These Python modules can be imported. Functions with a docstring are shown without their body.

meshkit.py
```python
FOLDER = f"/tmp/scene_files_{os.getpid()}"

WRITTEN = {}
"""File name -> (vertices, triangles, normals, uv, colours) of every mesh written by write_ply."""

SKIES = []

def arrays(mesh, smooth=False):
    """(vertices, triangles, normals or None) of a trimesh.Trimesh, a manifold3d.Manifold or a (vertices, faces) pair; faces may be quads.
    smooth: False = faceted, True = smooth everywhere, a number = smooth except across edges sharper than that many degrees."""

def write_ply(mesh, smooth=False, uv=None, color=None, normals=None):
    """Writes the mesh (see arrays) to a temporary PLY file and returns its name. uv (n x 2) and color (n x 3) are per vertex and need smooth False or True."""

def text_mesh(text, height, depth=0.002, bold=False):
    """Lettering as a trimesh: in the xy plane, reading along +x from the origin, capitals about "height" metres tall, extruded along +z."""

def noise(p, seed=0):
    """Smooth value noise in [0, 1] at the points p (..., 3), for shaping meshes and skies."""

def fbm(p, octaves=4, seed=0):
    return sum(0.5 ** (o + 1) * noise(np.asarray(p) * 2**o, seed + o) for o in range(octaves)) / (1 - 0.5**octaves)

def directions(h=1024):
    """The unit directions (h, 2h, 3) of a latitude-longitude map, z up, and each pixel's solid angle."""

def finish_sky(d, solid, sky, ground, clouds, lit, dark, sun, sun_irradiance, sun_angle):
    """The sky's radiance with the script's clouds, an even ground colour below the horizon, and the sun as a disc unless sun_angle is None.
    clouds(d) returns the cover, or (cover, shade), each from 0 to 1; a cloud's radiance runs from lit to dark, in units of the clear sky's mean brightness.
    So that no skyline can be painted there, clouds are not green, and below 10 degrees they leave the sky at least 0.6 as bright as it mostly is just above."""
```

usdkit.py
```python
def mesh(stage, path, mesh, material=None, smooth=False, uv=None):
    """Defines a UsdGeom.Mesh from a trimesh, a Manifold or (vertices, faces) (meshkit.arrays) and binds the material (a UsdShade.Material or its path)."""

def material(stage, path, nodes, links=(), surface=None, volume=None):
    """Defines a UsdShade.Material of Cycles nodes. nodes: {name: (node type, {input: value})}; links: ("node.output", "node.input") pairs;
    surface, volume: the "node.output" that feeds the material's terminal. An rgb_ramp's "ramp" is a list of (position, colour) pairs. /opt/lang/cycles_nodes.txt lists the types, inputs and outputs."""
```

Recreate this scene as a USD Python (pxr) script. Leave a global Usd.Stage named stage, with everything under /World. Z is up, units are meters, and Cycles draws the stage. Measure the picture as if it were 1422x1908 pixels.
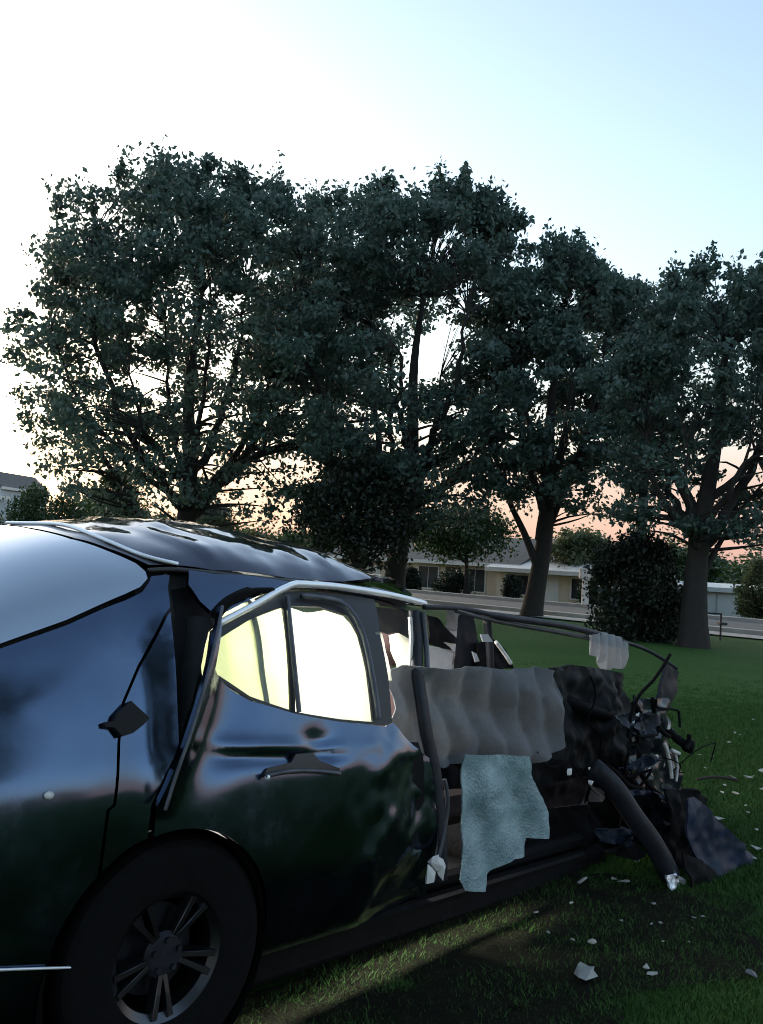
import math, random
import numpy as np, trimesh
from scipy.spatial import Delaunay
from scipy.interpolate import PchipInterpolator as Pchip
from shapely.geometry import Polygon, Point, LineString
import shapely
from pxr import Usd, UsdGeom, UsdLux, UsdShade, Gf, Vt, Sdf
import usdkit, meshkit

stage = Usd.Stage.CreateInMemory()
UsdGeom.SetStageUpAxis(stage, 'Z')
UsdGeom.Xform.Define(stage, '/World')

# ------------------------------------------------------------------ camera, sky, sun, exposure
EYE = np.array([0.0, 0.0, 1.6])
LENS, PITCH, ROLL = 1700.0, math.radians(2.56), math.radians(3.0)   # lens in units of a picture 1422 wide
PW, PH = 1422.0, 1908.0
fwd = np.array([0, math.cos(PITCH), math.sin(PITCH)])
_r = np.array([1.0, 0, 0]); _u = np.cross(_r, fwd)
rgt = math.cos(ROLL) * _r + math.sin(ROLL) * _u
upv = math.cos(ROLL) * _u - math.sin(ROLL) * _r
cam = UsdGeom.Camera.Define(stage, '/World/camera')
cam.CreateHorizontalApertureAttr(36.0)
cam.CreateFocalLengthAttr(36.0 * LENS / PW)
cam.CreateExposureAttr(2.25)
cam.AddTransformOp().Set(Gf.Matrix4d(*rgt, 0, *upv, 0, *(-fwd), 0, *EYE, 1))

SUN_EL, SUN_AZ = math.radians(4.0), math.radians(-33.0)
dome = UsdLux.DomeLight.Define(stage, '/World/sky')
skym = usdkit.material(stage, '/World/Looks/sky', {
    'sky': ('sky_texture', {'sky_type': 'single_scattering', 'sun_disc': False, 'sun_elevation': SUN_EL, 'sun_rotation': SUN_AZ,
                            'air_density': 1.0, 'aerosol_density': 1.6, 'ozone_density': 1.5}),
    'hs': ('hsv', {'saturation': 0.78, 'value': 1.0}), 'tint': ('mix', {'mix_type': 'multiply', 'fac': 1.0, 'color2': (0.93, 0.99, 1.05)}),
    'tc': ('texture_coordinate', {}), 'sx': ('separate_xyz', {}), 'low': ('rgb_ramp', {'ramp': [(0.0, (0.9, 0.9, 0.9)), (0.09, (0.8, 0.8, 0.8)), (0.2, (0.2, 0.2, 0.2)), (0.32, (0, 0, 0))]}),
    'rose': ('mix', {'mix_type': 'mix', 'color2': (1.12, 0.66, 0.6)}),
    'bg': ('background_shader', {'strength': 0.15})},
    [('sky.color', 'hs.color'), ('hs.color', 'tint.color1'), ('tc.generated', 'sx.vector'), ('sx.z', 'low.fac'), ('low.color', 'rose.fac'), ('tint.color', 'rose.color1'), ('rose.color', 'bg.color')], surface='bg.background')
UsdShade.MaterialBindingAPI.Apply(dome.GetPrim()).Bind(skym)
dome.GetPrim().SetCustomDataByKey('kind', 'structure')
sun = UsdLux.DistantLight.Define(stage, '/World/sun')
sun.CreateNormalizeAttr(True); sun.CreateIntensityAttr(0.12); sun.CreateAngleAttr(10.0); sun.CreateColorAttr(Gf.Vec3f(1.0, 0.72, 0.5))
sdir = np.array([math.sin(SUN_AZ) * math.cos(SUN_EL), math.cos(SUN_AZ) * math.cos(SUN_EL), math.sin(SUN_EL)])
_x = np.cross([0, 0, 1.0], sdir); _x /= np.linalg.norm(_x); _y = np.cross(sdir, _x)
sun.AddTransformOp().Set(Gf.Matrix4d(*_x, 0, *_y, 0, *sdir, 0, 0, 0, 0, 1))

# ------------------------------------------------------------------ helpers
rng = np.random.default_rng(7)
used = {}

def path_in(parent, name):
    base = (str(parent.GetPath()) if parent is not None else '/World')
    k = used.get((base, name), -1) + 1
    used[(base, name)] = k
    return f'{base}/{name}' + (f'_{k:03d}' if k else '')

def tag(p, label=None, cat=None, group=None, kind=None):
    for k, v in (('label', label), ('category', cat), ('group', group), ('kind', kind)):
        if v: p.SetCustomDataByKey(k, v)
    return p

def obj(name, mesh, mat, parent=None, smooth=False, label=None, cat=None, group=None, kind=None):
    m = usdkit.mesh(stage, path_in(parent, name), mesh, M[mat] if isinstance(mat, str) else mat, smooth)
    return tag(m.GetPrim(), label, cat, group, kind)

def thing(name, label, cat, loc=(0, 0, 0), rotz=0.0, group=None, kind=None, mat=None, scale=None):
    x = UsdGeom.Xform.Define(stage, path_in(None, name))
    if mat is not None:
        x.AddTransformOp().Set(mat)
    else:
        x.AddTranslateOp().Set(Gf.Vec3d(*map(float, loc)))
        x.AddRotateZOp().Set(math.degrees(rotz))
        if scale: x.AddScaleOp().Set(Gf.Vec3f(*scale))
    return tag(x.GetPrim(), label, cat, group, kind)

def copy_of(src, label, loc, rotz=0.0, scale=(1, 1, 1), group=None):
    name = src.GetName()
    x = UsdGeom.Xform.Define(stage, path_in(None, name))
    x.GetPrim().GetReferences().AddInternalReference(src.GetPath())
    x.GetPrim().SetInstanceable(True)
    x.ClearXformOpOrder()
    x.AddTransformOp(opSuffix='place').Set(
        Gf.Matrix4d().SetScale(Gf.Vec3d(*scale)) * Gf.Matrix4d().SetRotate(Gf.Rotation(Gf.Vec3d(0, 0, 1), math.degrees(rotz))) * Gf.Matrix4d().SetTranslate(Gf.Vec3d(*map(float, loc))))
    return tag(x.GetPrim(), label, src.GetCustomDataByKey('category'), group)

def ray(px, py):
    d = fwd + (px - PW / 2) / LENS * rgt - (py - PH / 2) / LENS * upv
    return d / np.linalg.norm(d)

def at_dist(px, py, dist):
    """World point at a forward distance."""
    d = ray(px, py)
    return EYE + d * (dist / d[1])

def on_ground(px, py, z=0.0):
    d = ray(px, py)
    return EYE + d * ((z - EYE[2]) / d[2])

def box(lo, hi, bevel=0.0):
    lo, hi = np.asarray(lo, float), np.asarray(hi, float)
    if bevel <= 0:
        m = trimesh.creation.box(hi - lo); m.apply_translation((lo + hi) / 2); return m
    b = min(bevel, 0.45 * (hi - lo).min())
    pts = []
    for s in np.ndindex(2, 2, 2):
        c = np.where(s, hi, lo); sg = np.where(s, -1.0, 1.0)
        for k in range(3):
            o = sg * b; o[k] = 0
            pts.append(c + o)
    return trimesh.convex.convex_hull(np.array(pts))

def tube(points, radii, sides=8, caps=True, flat=1.0):
    p = np.asarray(points, float); n = len(p)
    radii = np.broadcast_to(radii, (n,)).astype(float)
    t = np.gradient(p, axis=0); t /= np.linalg.norm(t, axis=1, keepdims=True) + 1e-12
    ref = np.array([0, 0, 1.0]) if abs(t[0, 2]) < 0.8 else np.array([1.0, 0, 0])
    a = np.zeros_like(p); prev = ref
    for i in range(n):
        v = prev - t[i] * (prev @ t[i]); v /= np.linalg.norm(v) + 1e-12
        a[i] = v; prev = v
    b = np.cross(t, a)
    ang = np.arange(sides) * 2 * np.pi / sides
    v = p[:, None] + radii[:, None, None] * (np.cos(ang)[None, :, None] * a[:, None] + flat * np.sin(ang)[None, :, None] * b[:, None])
    i, j = np.meshgrid(np.arange(n - 1), np.arange(sides), indexing='ij')
    j2 = (j + 1) % sides
    q = np.stack([i * sides + j, i * sides + j2, (i + 1) * sides + j2, (i + 1) * sides + j], -1).reshape(-1, 4)
    f = np.vstack([q[:, [0, 1, 2]], q[:, [0, 2, 3]]])
    V = v.reshape(-1, 3)
    if caps:
        c0, c1 = len(V), len(V) + 1
        V = np.vstack([V, p[0], p[-1]])
        k = np.arange(sides); k2 = (k + 1) % sides
        f = np.vstack([f, np.stack([k2, k, np.full(sides, c0)], 1), np.stack([(n - 1) * sides + k, (n - 1) * sides + k2, np.full(sides, c1)], 1)])
    return trimesh.Trimesh(V, f, process=False)

def spline(points, n=24):
    p = np.asarray(points, float)
    s = np.r_[0, np.cumsum(np.linalg.norm(np.diff(p, axis=0), axis=1))]
    u = np.linspace(0, s[-1], n)
    return np.stack([Pchip(s, p[:, k])(u) for k in range(p.shape[1])], 1)

def cat(ms):
    return trimesh.util.concatenate(ms)

def solidify(v, f, nrm, thick):
    """A sheet as a closed shell: outer face at v, inner face thick below."""
    n = len(v)
    V = np.vstack([v, v - nrm * thick])
    e = np.sort(np.vstack([f[:, [0, 1]], f[:, [1, 2]], f[:, [2, 0]]]), 1)
    d = np.vstack([f[:, [0, 1]], f[:, [1, 2]], f[:, [2, 0]]])
    _, inv, cnt = np.unique(e, axis=0, return_inverse=True, return_counts=True)
    b = d[cnt[inv.ravel()] == 1]
    side = np.vstack([np.stack([b[:, 1], b[:, 0], b[:, 0] + n], 1), np.stack([b[:, 1], b[:, 0] + n, b[:, 1] + n], 1)])
    return trimesh.Trimesh(V, np.vstack([f, f[:, ::-1] + n, side]), process=False)

def vnormals(v, f):
    n = np.zeros_like(v)
    c = np.cross(v[f[:, 1]] - v[f[:, 0]], v[f[:, 2]] - v[f[:, 0]])
    for k in range(3): np.add.at(n, f[:, k], c)
    return n / (np.linalg.norm(n, axis=1, keepdims=True) + 1e-12)

def fill(poly, h):
    """Triangulated 2-D polygon with inner points about h apart."""
    poly = poly.buffer(0)
    if poly.geom_type != 'Polygon': poly = max(poly.geoms, key=lambda g: g.area)
    pts = []
    for ring in [poly.exterior, *poly.interiors]:
        L = LineString(ring.coords); k = max(3, int(L.length / (h * 0.8)))
        c = np.array(ring.coords)[:-1]
        d = np.array([L.interpolate(i / k, normalized=True).coords[0] for i in range(k)])
        keep = np.linalg.norm(d[:, None] - c[None], axis=2).min(1) > h * 0.3
        pts += [c, d[keep]]
    x0, y0, x1, y1 = poly.bounds
    gx, gy = np.meshgrid(np.arange(x0, x1, h), np.arange(y0, y1, h * 0.87))
    gx = gx + (np.arange(len(gy)) % 2)[:, None] * h / 2
    g = np.stack([gx.ravel(), gy.ravel()], 1)
    inner = poly.buffer(-h * 0.45)
    if not inner.is_empty: pts.append(g[shapely.contains_xy(inner, g[:, 0], g[:, 1])])
    P2 = np.vstack(pts)
    P2 = P2[np.unique(np.round(P2, 6), axis=0, return_index=True)[1]]
    tri = Delaunay(P2).simplices
    c = P2[tri].mean(1)
    ok = shapely.contains_xy(poly.buffer(1e-5), c[:, 0], c[:, 1])
    a = P2[tri]
    ar = np.cross(a[:, 1] - a[:, 0], a[:, 2] - a[:, 0])
    tri = tri[ok & (np.abs(ar) > 1e-9)]; ar = ar[ok & (np.abs(ar) > 1e-9)]
    tri[ar < 0] = tri[ar < 0][:, ::-1]
    return P2, tri

# ------------------------------------------------------------------ materials
M = {}
def mat(name, nodes, links, surface='p.BSDF', **k):
    M[name] = usdkit.material(stage, f'/World/Looks/{name}', nodes, links, surface=surface, **k)

def plain(name, col, rough=0.5, metal=0.0, var=0.25, scale=6.0, bump=0.0, bscale=40.0, coat=0.0, spec=0.5, coord='object'):
    nodes = {'tc': ('texture_coordinate', {}), 'n': ('noise_texture', {'scale': scale, 'detail': 5.0, 'roughness': 0.6}),
             'r': ('rgb_ramp', {'ramp': [(0.25, tuple(c * (1 - var) for c in col)), (0.75, tuple(min(1, c * (1 + var)) for c in col))]}),
             'p': ('principled_bsdf', {'roughness': rough, 'metallic': metal, 'coat_weight': coat, 'coat_roughness': 0.04, 'specular_ior_level': spec})}
    links = [(f'tc.{coord}', 'n.vector'), ('n.fac', 'r.fac'), ('r.color', 'p.base_color')]
    if bump:
        nodes['n2'] = ('noise_texture', {'scale': bscale, 'detail': 4.0})
        nodes['b'] = ('bump', {'strength': bump, 'distance': 0.01})
        links += [(f'tc.{coord}', 'n2.vector'), ('n2.fac', 'b.height'), ('b.normal', 'p.normal')]
    mat(name, nodes, links)

mat('paint', {'tc': ('texture_coordinate', {}), 'n': ('noise_texture', {'scale': 2.6, 'detail': 8.0, 'roughness': 0.7}), 'n2': ('noise_texture', {'scale': 90.0, 'detail': 3.0}), 'n3': ('noise_texture', {'scale': 5.0, 'detail': 2.0}),
    'st': ('mapping', {'scale': (3.0, 3.0, 60.0), 'rotation': (0.2, 0.5, 0.0)}), 'sc': ('noise_texture', {'scale': 2.0, 'detail': 6.0, 'roughness': 0.75}),
    'r': ('rgb_ramp', {'ramp': [(0.42, (0.12, 0.12, 0.12)), (0.58, (0.2, 0.2, 0.2)), (0.75, (0.34, 0.34, 0.34))]}), 'c': ('rgb_ramp', {'ramp': [(0.35, (0.045, 0.08, 0.15)), (0.7, (0.06, 0.10, 0.18))]}),
    'rs': ('rgb_ramp', {'ramp': [(0.0, (0, 0, 0)), (0.68, (0, 0, 0)), (0.74, (0.3, 0.3, 0.3))]}), 'ad': ('mix', {'mix_type': 'add', 'fac': 1.0}),
    'b': ('bump', {'strength': 0.04, 'distance': 0.01}), 'p': ('principled_bsdf', {'metallic': 1.0, 'coat_weight': 1.0})},
    [('tc.object', 'n.vector'), ('tc.object', 'n2.vector'), ('tc.object', 'n3.vector'), ('tc.object', 'st.vector'), ('st.vector', 'sc.vector'), ('n.fac', 'r.fac'), ('n.fac', 'c.fac'), ('c.color', 'p.base_color'),
     ('sc.fac', 'rs.fac'), ('r.color', 'ad.color1'), ('rs.color', 'ad.color2'), ('ad.color', 'p.roughness'), ('r.color', 'p.coat_roughness'), ('n3.fac', 'b.height'), ('b.normal', 'p.normal')])
plain('paint_scuffed', (0.007, 0.015, 0.034), 0.55, 0.0, 0.5, 9.0, 0.4, 25.0, coat=0.0, spec=0.35)
plain('paint_dark', (0.006, 0.008, 0.014), 0.35, 0.2, 0.3, 8.0, 0.1, 20.0, coat=0.6)
plain('roof_gloss', (0.05, 0.055, 0.085), 0.07, 1.0, 0.2, 3.0, 0.03, 4.0, coat=1.0)
plain('glass_dark', (0.5, 0.55, 0.62), 0.04, 1.0, 0.03, 3.0, 0.0)
plain('black_trim', (0.012, 0.012, 0.014), 0.45, 0.0, 0.3, 10.0, 0.1)
plain('bare_metal', (0.09, 0.095, 0.11), 0.42, 0.7, 0.35, 14.0, 0.25, 30.0)
plain('dark_metal', (0.014, 0.016, 0.022), 0.5, 0.1, 0.5, 12.0, 0.3, 26.0, spec=0.3)
plain('chrome', (0.9, 0.92, 0.95), 0.42, 0.75, 0.04)
plain('primer_dark', (0.014, 0.016, 0.018), 0.6, 0.1, 0.4, 8.0, 0.2, 20.0, spec=0.2)
plain('alloy', (0.09, 0.094, 0.105), 0.3, 1.0, 0.1, 10.0)
plain('rubber', (0.0035, 0.0035, 0.004), 0.9, 0.0, 0.4, 30.0, 0.3, 60.0, spec=0.12)
plain('seat_cloth', (0.02, 0.02, 0.022), 0.9, 0.0, 0.3, 30.0, 0.3, 200.0)
plain('seat_red', (0.03, 0.012, 0.012), 0.9, 0.0, 0.3, 30.0, 0.3, 200.0)
plain('plastic_black', (0.006, 0.006, 0.007), 0.7, 0.0, 0.4, 20.0, 0.2, 60.0, spec=0.12)
plain('pale_plastic', (0.62, 0.62, 0.6), 0.5, 0.0, 0.2, 20.0, 0.2, 60.0)
plain('lamp_smoked', (0.006, 0.006, 0.008), 0.5, 0.0, 0.2, 10.0, spec=0.2)
plain('copper_wire', (0.3, 0.1, 0.05), 0.4, 0.3)

def fabric(name, col, trans, rough=0.9, fscale=60.0, weight=0.5):
    mat(name, {'tc': ('texture_coordinate', {}), 'n': ('noise_texture', {'scale': fscale, 'detail': 4.0}),
               'r': ('rgb_ramp', {'ramp': [(0.3, tuple(c * 0.85 for c in col)), (0.7, col)]}),
               'b': ('bump', {'strength': 0.25, 'distance': 0.01}),
               'd': ('diffuse_bsdf', {'roughness': 0.5}), 't': ('translucent_bsdf', {'color': trans}),
               'x': ('mix_closure', {'fac': weight})},
        [('tc.object', 'n.vector'), ('n.fac', 'r.fac'), ('r.color', 'd.color'), ('n.fac', 'b.height'), ('b.normal', 'd.normal'),
         ('d.BSDF', 'x.closure1'), ('t.BSDF', 'x.closure2')], surface='x.closure')
fabric('airbag_white', (0.86, 0.86, 0.8), (0.9, 0.9, 0.82))
fabric('airbag_cream', (0.82, 0.84, 0.70), (0.86, 0.87, 0.71))
fabric('airbag_grey', (0.33, 0.34, 0.37), (0.28, 0.28, 0.28), weight=0.3)
fabric('cloth_white', (0.7, 0.72, 0.76), (0.6, 0.6, 0.6), weight=0.4)
# a sheet of shattered safety glass: pale green-blue and grainy
mat('teal_sheet', {'tc': ('texture_coordinate', {}), 'v': ('voronoi_texture', {'scale': 85.0, 'feature': 'f1'}),
                   'n': ('noise_texture', {'scale': 9.0, 'detail': 5.0}),
                   'r': ('rgb_ramp', {'ramp': [(0.25, (0.13, 0.20, 0.22)), (0.8, (0.28, 0.40, 0.42))]}),
                   'b': ('bump', {'strength': 0.5, 'distance': 0.006}),
                   'p': ('principled_bsdf', {'roughness': 0.35})},
    [('tc.object', 'v.vector'), ('tc.object', 'n.vector'), ('n.fac', 'r.fac'), ('r.color', 'p.base_color'), ('v.distance', 'b.height'), ('b.normal', 'p.normal')])
# window panes
def pane(name, tint, ior=1.5):
    mat(name, {'t': ('transparent_bsdf', {'color': tint}), 'g': ('glossy_bsdf', {'roughness': 0.02, 'color': (1, 1, 1)}),
               'f': ('layer_weight', {'blend': 0.5}), 'pw': ('math', {'math_type': 'power', 'value2': 5.0}), 'ma': ('math', {'math_type': 'multiply_add', 'value2': 0.95, 'value3': 0.04}), 'x': ('mix_closure', {})},
        [('f.facing', 'pw.value1'), ('pw.value', 'ma.value1'), ('ma.value', 'x.fac'), ('t.BSDF', 'x.closure1'), ('g.BSDF', 'x.closure2')], surface='x.closure')
pane('pane_clear', (0.9, 0.93, 0.92)); pane('pane_green', (0.9, 0.93, 0.82))
mat('added_lamp_glow', {'e': ('emission', {'color': (1.0, 0.97, 0.88), 'strength': 55.0})}, [], surface='e.emission')  # glow of a lamp added inside the cabin to brighten the windows

# ------------------------------------------------------------------ the car's own frame and its body surface
def car_rot(yaw, pitch, roll):
    a, b, c = np.radians([yaw, pitch, roll])
    X = np.array([np.cos(a), np.sin(a), 0]); Y = np.array([-np.sin(a), np.cos(a), 0]); Z = np.array([0, 0, 1.0])
    m = np.stack([np.cos(b) * X - np.sin(b) * Z, Y, np.cos(b) * Z + np.sin(b) * X], 1)
    return m @ np.array([[1, 0, 0], [0, np.cos(c), -np.sin(c)], [0, np.sin(c), np.cos(c)]])
CR = car_rot(45.83, 2.2, -1.65)          # local axes: x to the front, y to the left, z up; origin under the rear axle
CO = np.array([-1.258, 3.371, 0.33]) - CR @ np.array([0, 0, 0.33])
def c2w(p): return np.asarray(p, float) @ CR.T + CO
def w2c(p): return (np.asarray(p, float) - CO) @ CR

XK = dict(
    roof=Pchip([-1.15, -1.05, -0.9, -0.6, -0.3, 0, 0.4, 0.8, 1.2, 1.5, 1.75, 3.3], [1.00, 1.08, 1.20, 1.42, 1.58, 1.66, 1.70, 1.68, 1.60, 1.50, 1.42, 1.0]),
    rail=Pchip([-1.15, -0.9, -0.6, -0.3, 0, 0.4, 0.75, 1.2, 1.5, 1.75, 3.3], [0.96, 1.10, 1.26, 1.37, 1.45, 1.49, 1.47, 1.43, 1.38, 1.33, 0.96]),
    yrail=Pchip([-1.15, -0.8, -0.3, 0.2, 0.7, 1.5, 3.3], [0.58, 0.66, 0.68, 0.67, 0.66, 0.65, 0.62]),
    belt=Pchip([-1.15, -0.6, 0, 0.5, 1.5, 3.3], [0.90, 0.99, 1.02, 0.99, 0.96, 0.92]),
    w=Pchip([-1.15, -1.0, -0.7, -0.3, 0.3, 2.4, 3.3], [0.76, 0.86, 0.945, 0.985, 1.0, 1.0, 0.9]))
TK = np.array([0, 0.12, 0.28, 0.42, 0.55, 0.78, 0.89, 1.0])
GX, GT = np.linspace(-1.15, 3.3, 320), np.linspace(0, 1, 240)
def _section(x):
    w, zr, zl, yr, zb = (float(XK[k](x)) for k in ('w', 'roof', 'rail', 'yrail', 'belt'))
    y = np.array([0.84 * w, 0.89 * w, 0.925 * w, 0.93 * w, 0.875 * w, yr, yr * 0.58, 0.0])
    z = np.array([0.20, 0.30, 0.55, 0.80, zb, zl, zl + 0.74 * (zr - zl), zr])
    return Pchip(TK, y)(GT), Pchip(TK, z)(GT)
_tab = np.array([_section(x) for x in GX])                       # (nx, 2, nt)
from scipy.ndimage import map_coordinates, gaussian_filter
_ty, _tz = gaussian_filter(_tab[:, 0], (2, 2.5), mode='nearest'), gaussian_filter(_tab[:, 1], (2, 2.5), mode='nearest')
_ty[:, -1] = 0
def body(x, t, side=-1):
    """Body surface point(s) in the car's frame; side -1 is the side towards the viewer."""
    x, t = np.broadcast_arrays(np.asarray(x, float), np.asarray(t, float))
    if x.ndim == 0: return body(x[None], t[None], side)[0]
    c = [np.clip((x - GX[0]) / (GX[1] - GX[0]), 0, len(GX) - 1), np.clip(t / (GT[1] - GT[0]), 0, len(GT) - 1)]
    y = map_coordinates(_ty, c, order=1, mode='nearest'); z = map_coordinates(_tz, c, order=1, mode='nearest')
    return np.stack([x, side * y, z], -1)
def bnormal(x, t, side=-1):
    e = 0.012
    a = body(np.asarray(x) + e, t, side) - body(np.asarray(x) - e, t, side)
    b = body(x, np.clip(np.asarray(t) + e, 0, 1), side) - body(x, np.clip(np.asarray(t) - e, 0, 1), side)
    n = np.cross(a, b) * (1 if side < 0 else -1)
    return n / (np.linalg.norm(n, axis=-1, keepdims=True) + 1e-12)

_ux, _ut = np.meshgrid(np.linspace(-1.15, 3.2, 150), np.linspace(0, 1, 90), indexing='ij')
_uv = body(_ux, _ut).reshape(-1, 3)
_uf = np.array([[i * 90 + j, (i + 1) * 90 + j, (i + 1) * 90 + j + 1, i * 90 + j + 1] for i in range(149) for j in range(89)])
_uf = np.vstack([_uf[:, [0, 1, 2]], _uf[:, [0, 2, 3]]])
_A, _B, _C = (_uv[_uf[:, k]] for k in range(3))
def xt(px, py):
    """(x, t) of the body surface seen in a direction given as a point of the picture."""
    o, d = w2c(EYE), ray(px, py) @ CR
    e1, e2 = _B - _A, _C - _A
    h = np.cross(d, e2); det = (e1 * h).sum(1); det = np.where(np.abs(det) < 1e-12, 1e-12, det)
    s = o - _A; u = (s * h).sum(1) / det
    q = np.cross(s, e1); v = (q @ d) / det; k = (e2 * q).sum(1) / det
    ok = (u >= -1e-6) & (v >= -1e-6) & (u + v <= 1 + 1e-6) & (k > 0)
    if ok.any():
        i = np.where(ok)[0][np.argmin(k[ok])]
        a, b, c = _uf[i]
        w = np.array([1 - u[i] - v[i], u[i], v[i]])
        return float(w @ _ux.ravel()[[a, b, c]]), float(w @ _ut.ravel()[[a, b, c]])
    r = _uv - o; along = r @ d
    i = np.argmin(np.linalg.norm(r - along[:, None] * d, axis=1) / along)
    return float(_ux.ravel()[i]), float(_ut.ravel()[i])
def on_car(px, py, y):
    """Point of the car's frame where a picture direction meets the plane at this local y."""
    o, d = w2c(EYE), ray(px, py) @ CR
    return o + d * ((y - o[1]) / d[1])
TS = 2.0     # metres per unit of t, roughly, for the triangulation
def panel(poly, h=0.035, off=0.0, thick=0.018, dent=None, side=-1, both=False):
    """A shell on the body surface over a polygon of (x, t)."""
    if not isinstance(poly, Polygon): poly = Polygon([(x, t * TS) for x, t in poly])
    P2, f = fill(poly, h)
    out = []
    for s in ((-1, 1) if both else (side,)):
        x, t = P2[:, 0], P2[:, 1] / TS
        v, n = body(x, t, s), bnormal(x, t, s)
        v = v + n * off
        if dent is not None and s < 0: v = v + dent(x, t, v, n)
        ff = f if s < 0 else f[:, ::-1]
        out.append(solidify(v, ff, vnormals(v, ff), thick))
    return cat(out) if len(out) > 1 else out[0]
def px_poly(pts): return [xt(*p) for p in pts]
# ---- END CORE
# ------------------------------------------------------------------ ground, road
ROADN = np.array([0.66, 0.751]); ROADT = np.array([0.751, -0.66])     # across and along the road
def gz(x, y):
    """Ground height: flat lawn, falling away beyond the road."""
    s = np.asarray(x) * ROADN[0] + np.asarray(y) * ROADN[1]
    q = np.clip((s - 31.0) / 16.0, 0, 1)
    fall = -1.3 * q * q * (3 - 2 * q)
    n = 0.05 * (meshkit.noise(np.stack([np.asarray(x) * 0.35, np.asarray(y) * 0.35, np.zeros_like(np.asarray(x, float))], -1)) - 0.5)
    r = np.hypot(np.asarray(x) - 0, np.asarray(y) - 4)
    return fall + n * np.clip((np.abs(s - 26.5) - 4) / 3, 0, 1) * np.clip((r - 5) / 5, 0.25, 1)

def grid_sheet(xs, ys, zf):
    X, Y = np.meshgrid(xs, ys, indexing='ij')
    V = np.stack([X, Y, zf(X, Y)], -1).reshape(-1, 3)
    n, m = len(xs), len(ys)
    i, j = np.meshgrid(np.arange(n - 1), np.arange(m - 1), indexing='ij')
    q = np.stack([i * m + j, (i + 1) * m + j, (i + 1) * m + j + 1, i * m + j + 1], -1).reshape(-1, 4)
    return trimesh.Trimesh(V, np.vstack([q[:, [0, 1, 2]], q[:, [0, 2, 3]]]), process=False)

mat('lawn', {'g': ('geometry', {}), 'n': ('noise_texture', {'scale': 0.45, 'detail': 6.0, 'roughness': 0.6}), 'n2': ('noise_texture', {'scale': 28.0, 'detail': 6.0, 'roughness': 0.7}),
             'r': ('rgb_ramp', {'ramp': [(0.3, (0.034, 0.095, 0.017)), (0.55, (0.046, 0.115, 0.023)), (0.8, (0.062, 0.12, 0.028))]}),
             'r2': ('rgb_ramp', {'ramp': [(0.3, (0.35, 0.35, 0.35)), (0.7, (1.3, 1.3, 1.3))]}),
             'm': ('mix', {'mix_type': 'multiply', 'fac': 1.0}), 'b': ('bump', {'strength': 0.8, 'distance': 0.04}),
             'p': ('principled_bsdf', {'roughness': 0.9, 'specular_ior_level': 0.15})},
    [('g.position', 'n.vector'), ('g.position', 'n2.vector'), ('n.fac', 'r.fac'), ('n2.fac', 'r2.fac'), ('r.color', 'm.color1'), ('r2.color', 'm.color2'),
     ('m.color', 'p.base_color'), ('n2.fac', 'b.height'), ('b.normal', 'p.normal')])
mat('shade_soil', {'g': ('geometry', {}), 'n': ('noise_texture', {'scale': 9.0, 'detail': 8.0, 'roughness': 0.7}),
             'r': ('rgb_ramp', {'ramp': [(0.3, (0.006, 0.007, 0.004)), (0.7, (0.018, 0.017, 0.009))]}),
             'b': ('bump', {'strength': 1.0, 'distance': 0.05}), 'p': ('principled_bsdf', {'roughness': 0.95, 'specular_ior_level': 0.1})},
    [('g.position', 'n.vector'), ('n.fac', 'r.fac'), ('r.color', 'p.base_color'), ('n.fac', 'b.height'), ('b.normal', 'p.normal')])  # earth tone lowered to stand in for foreground shade
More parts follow.
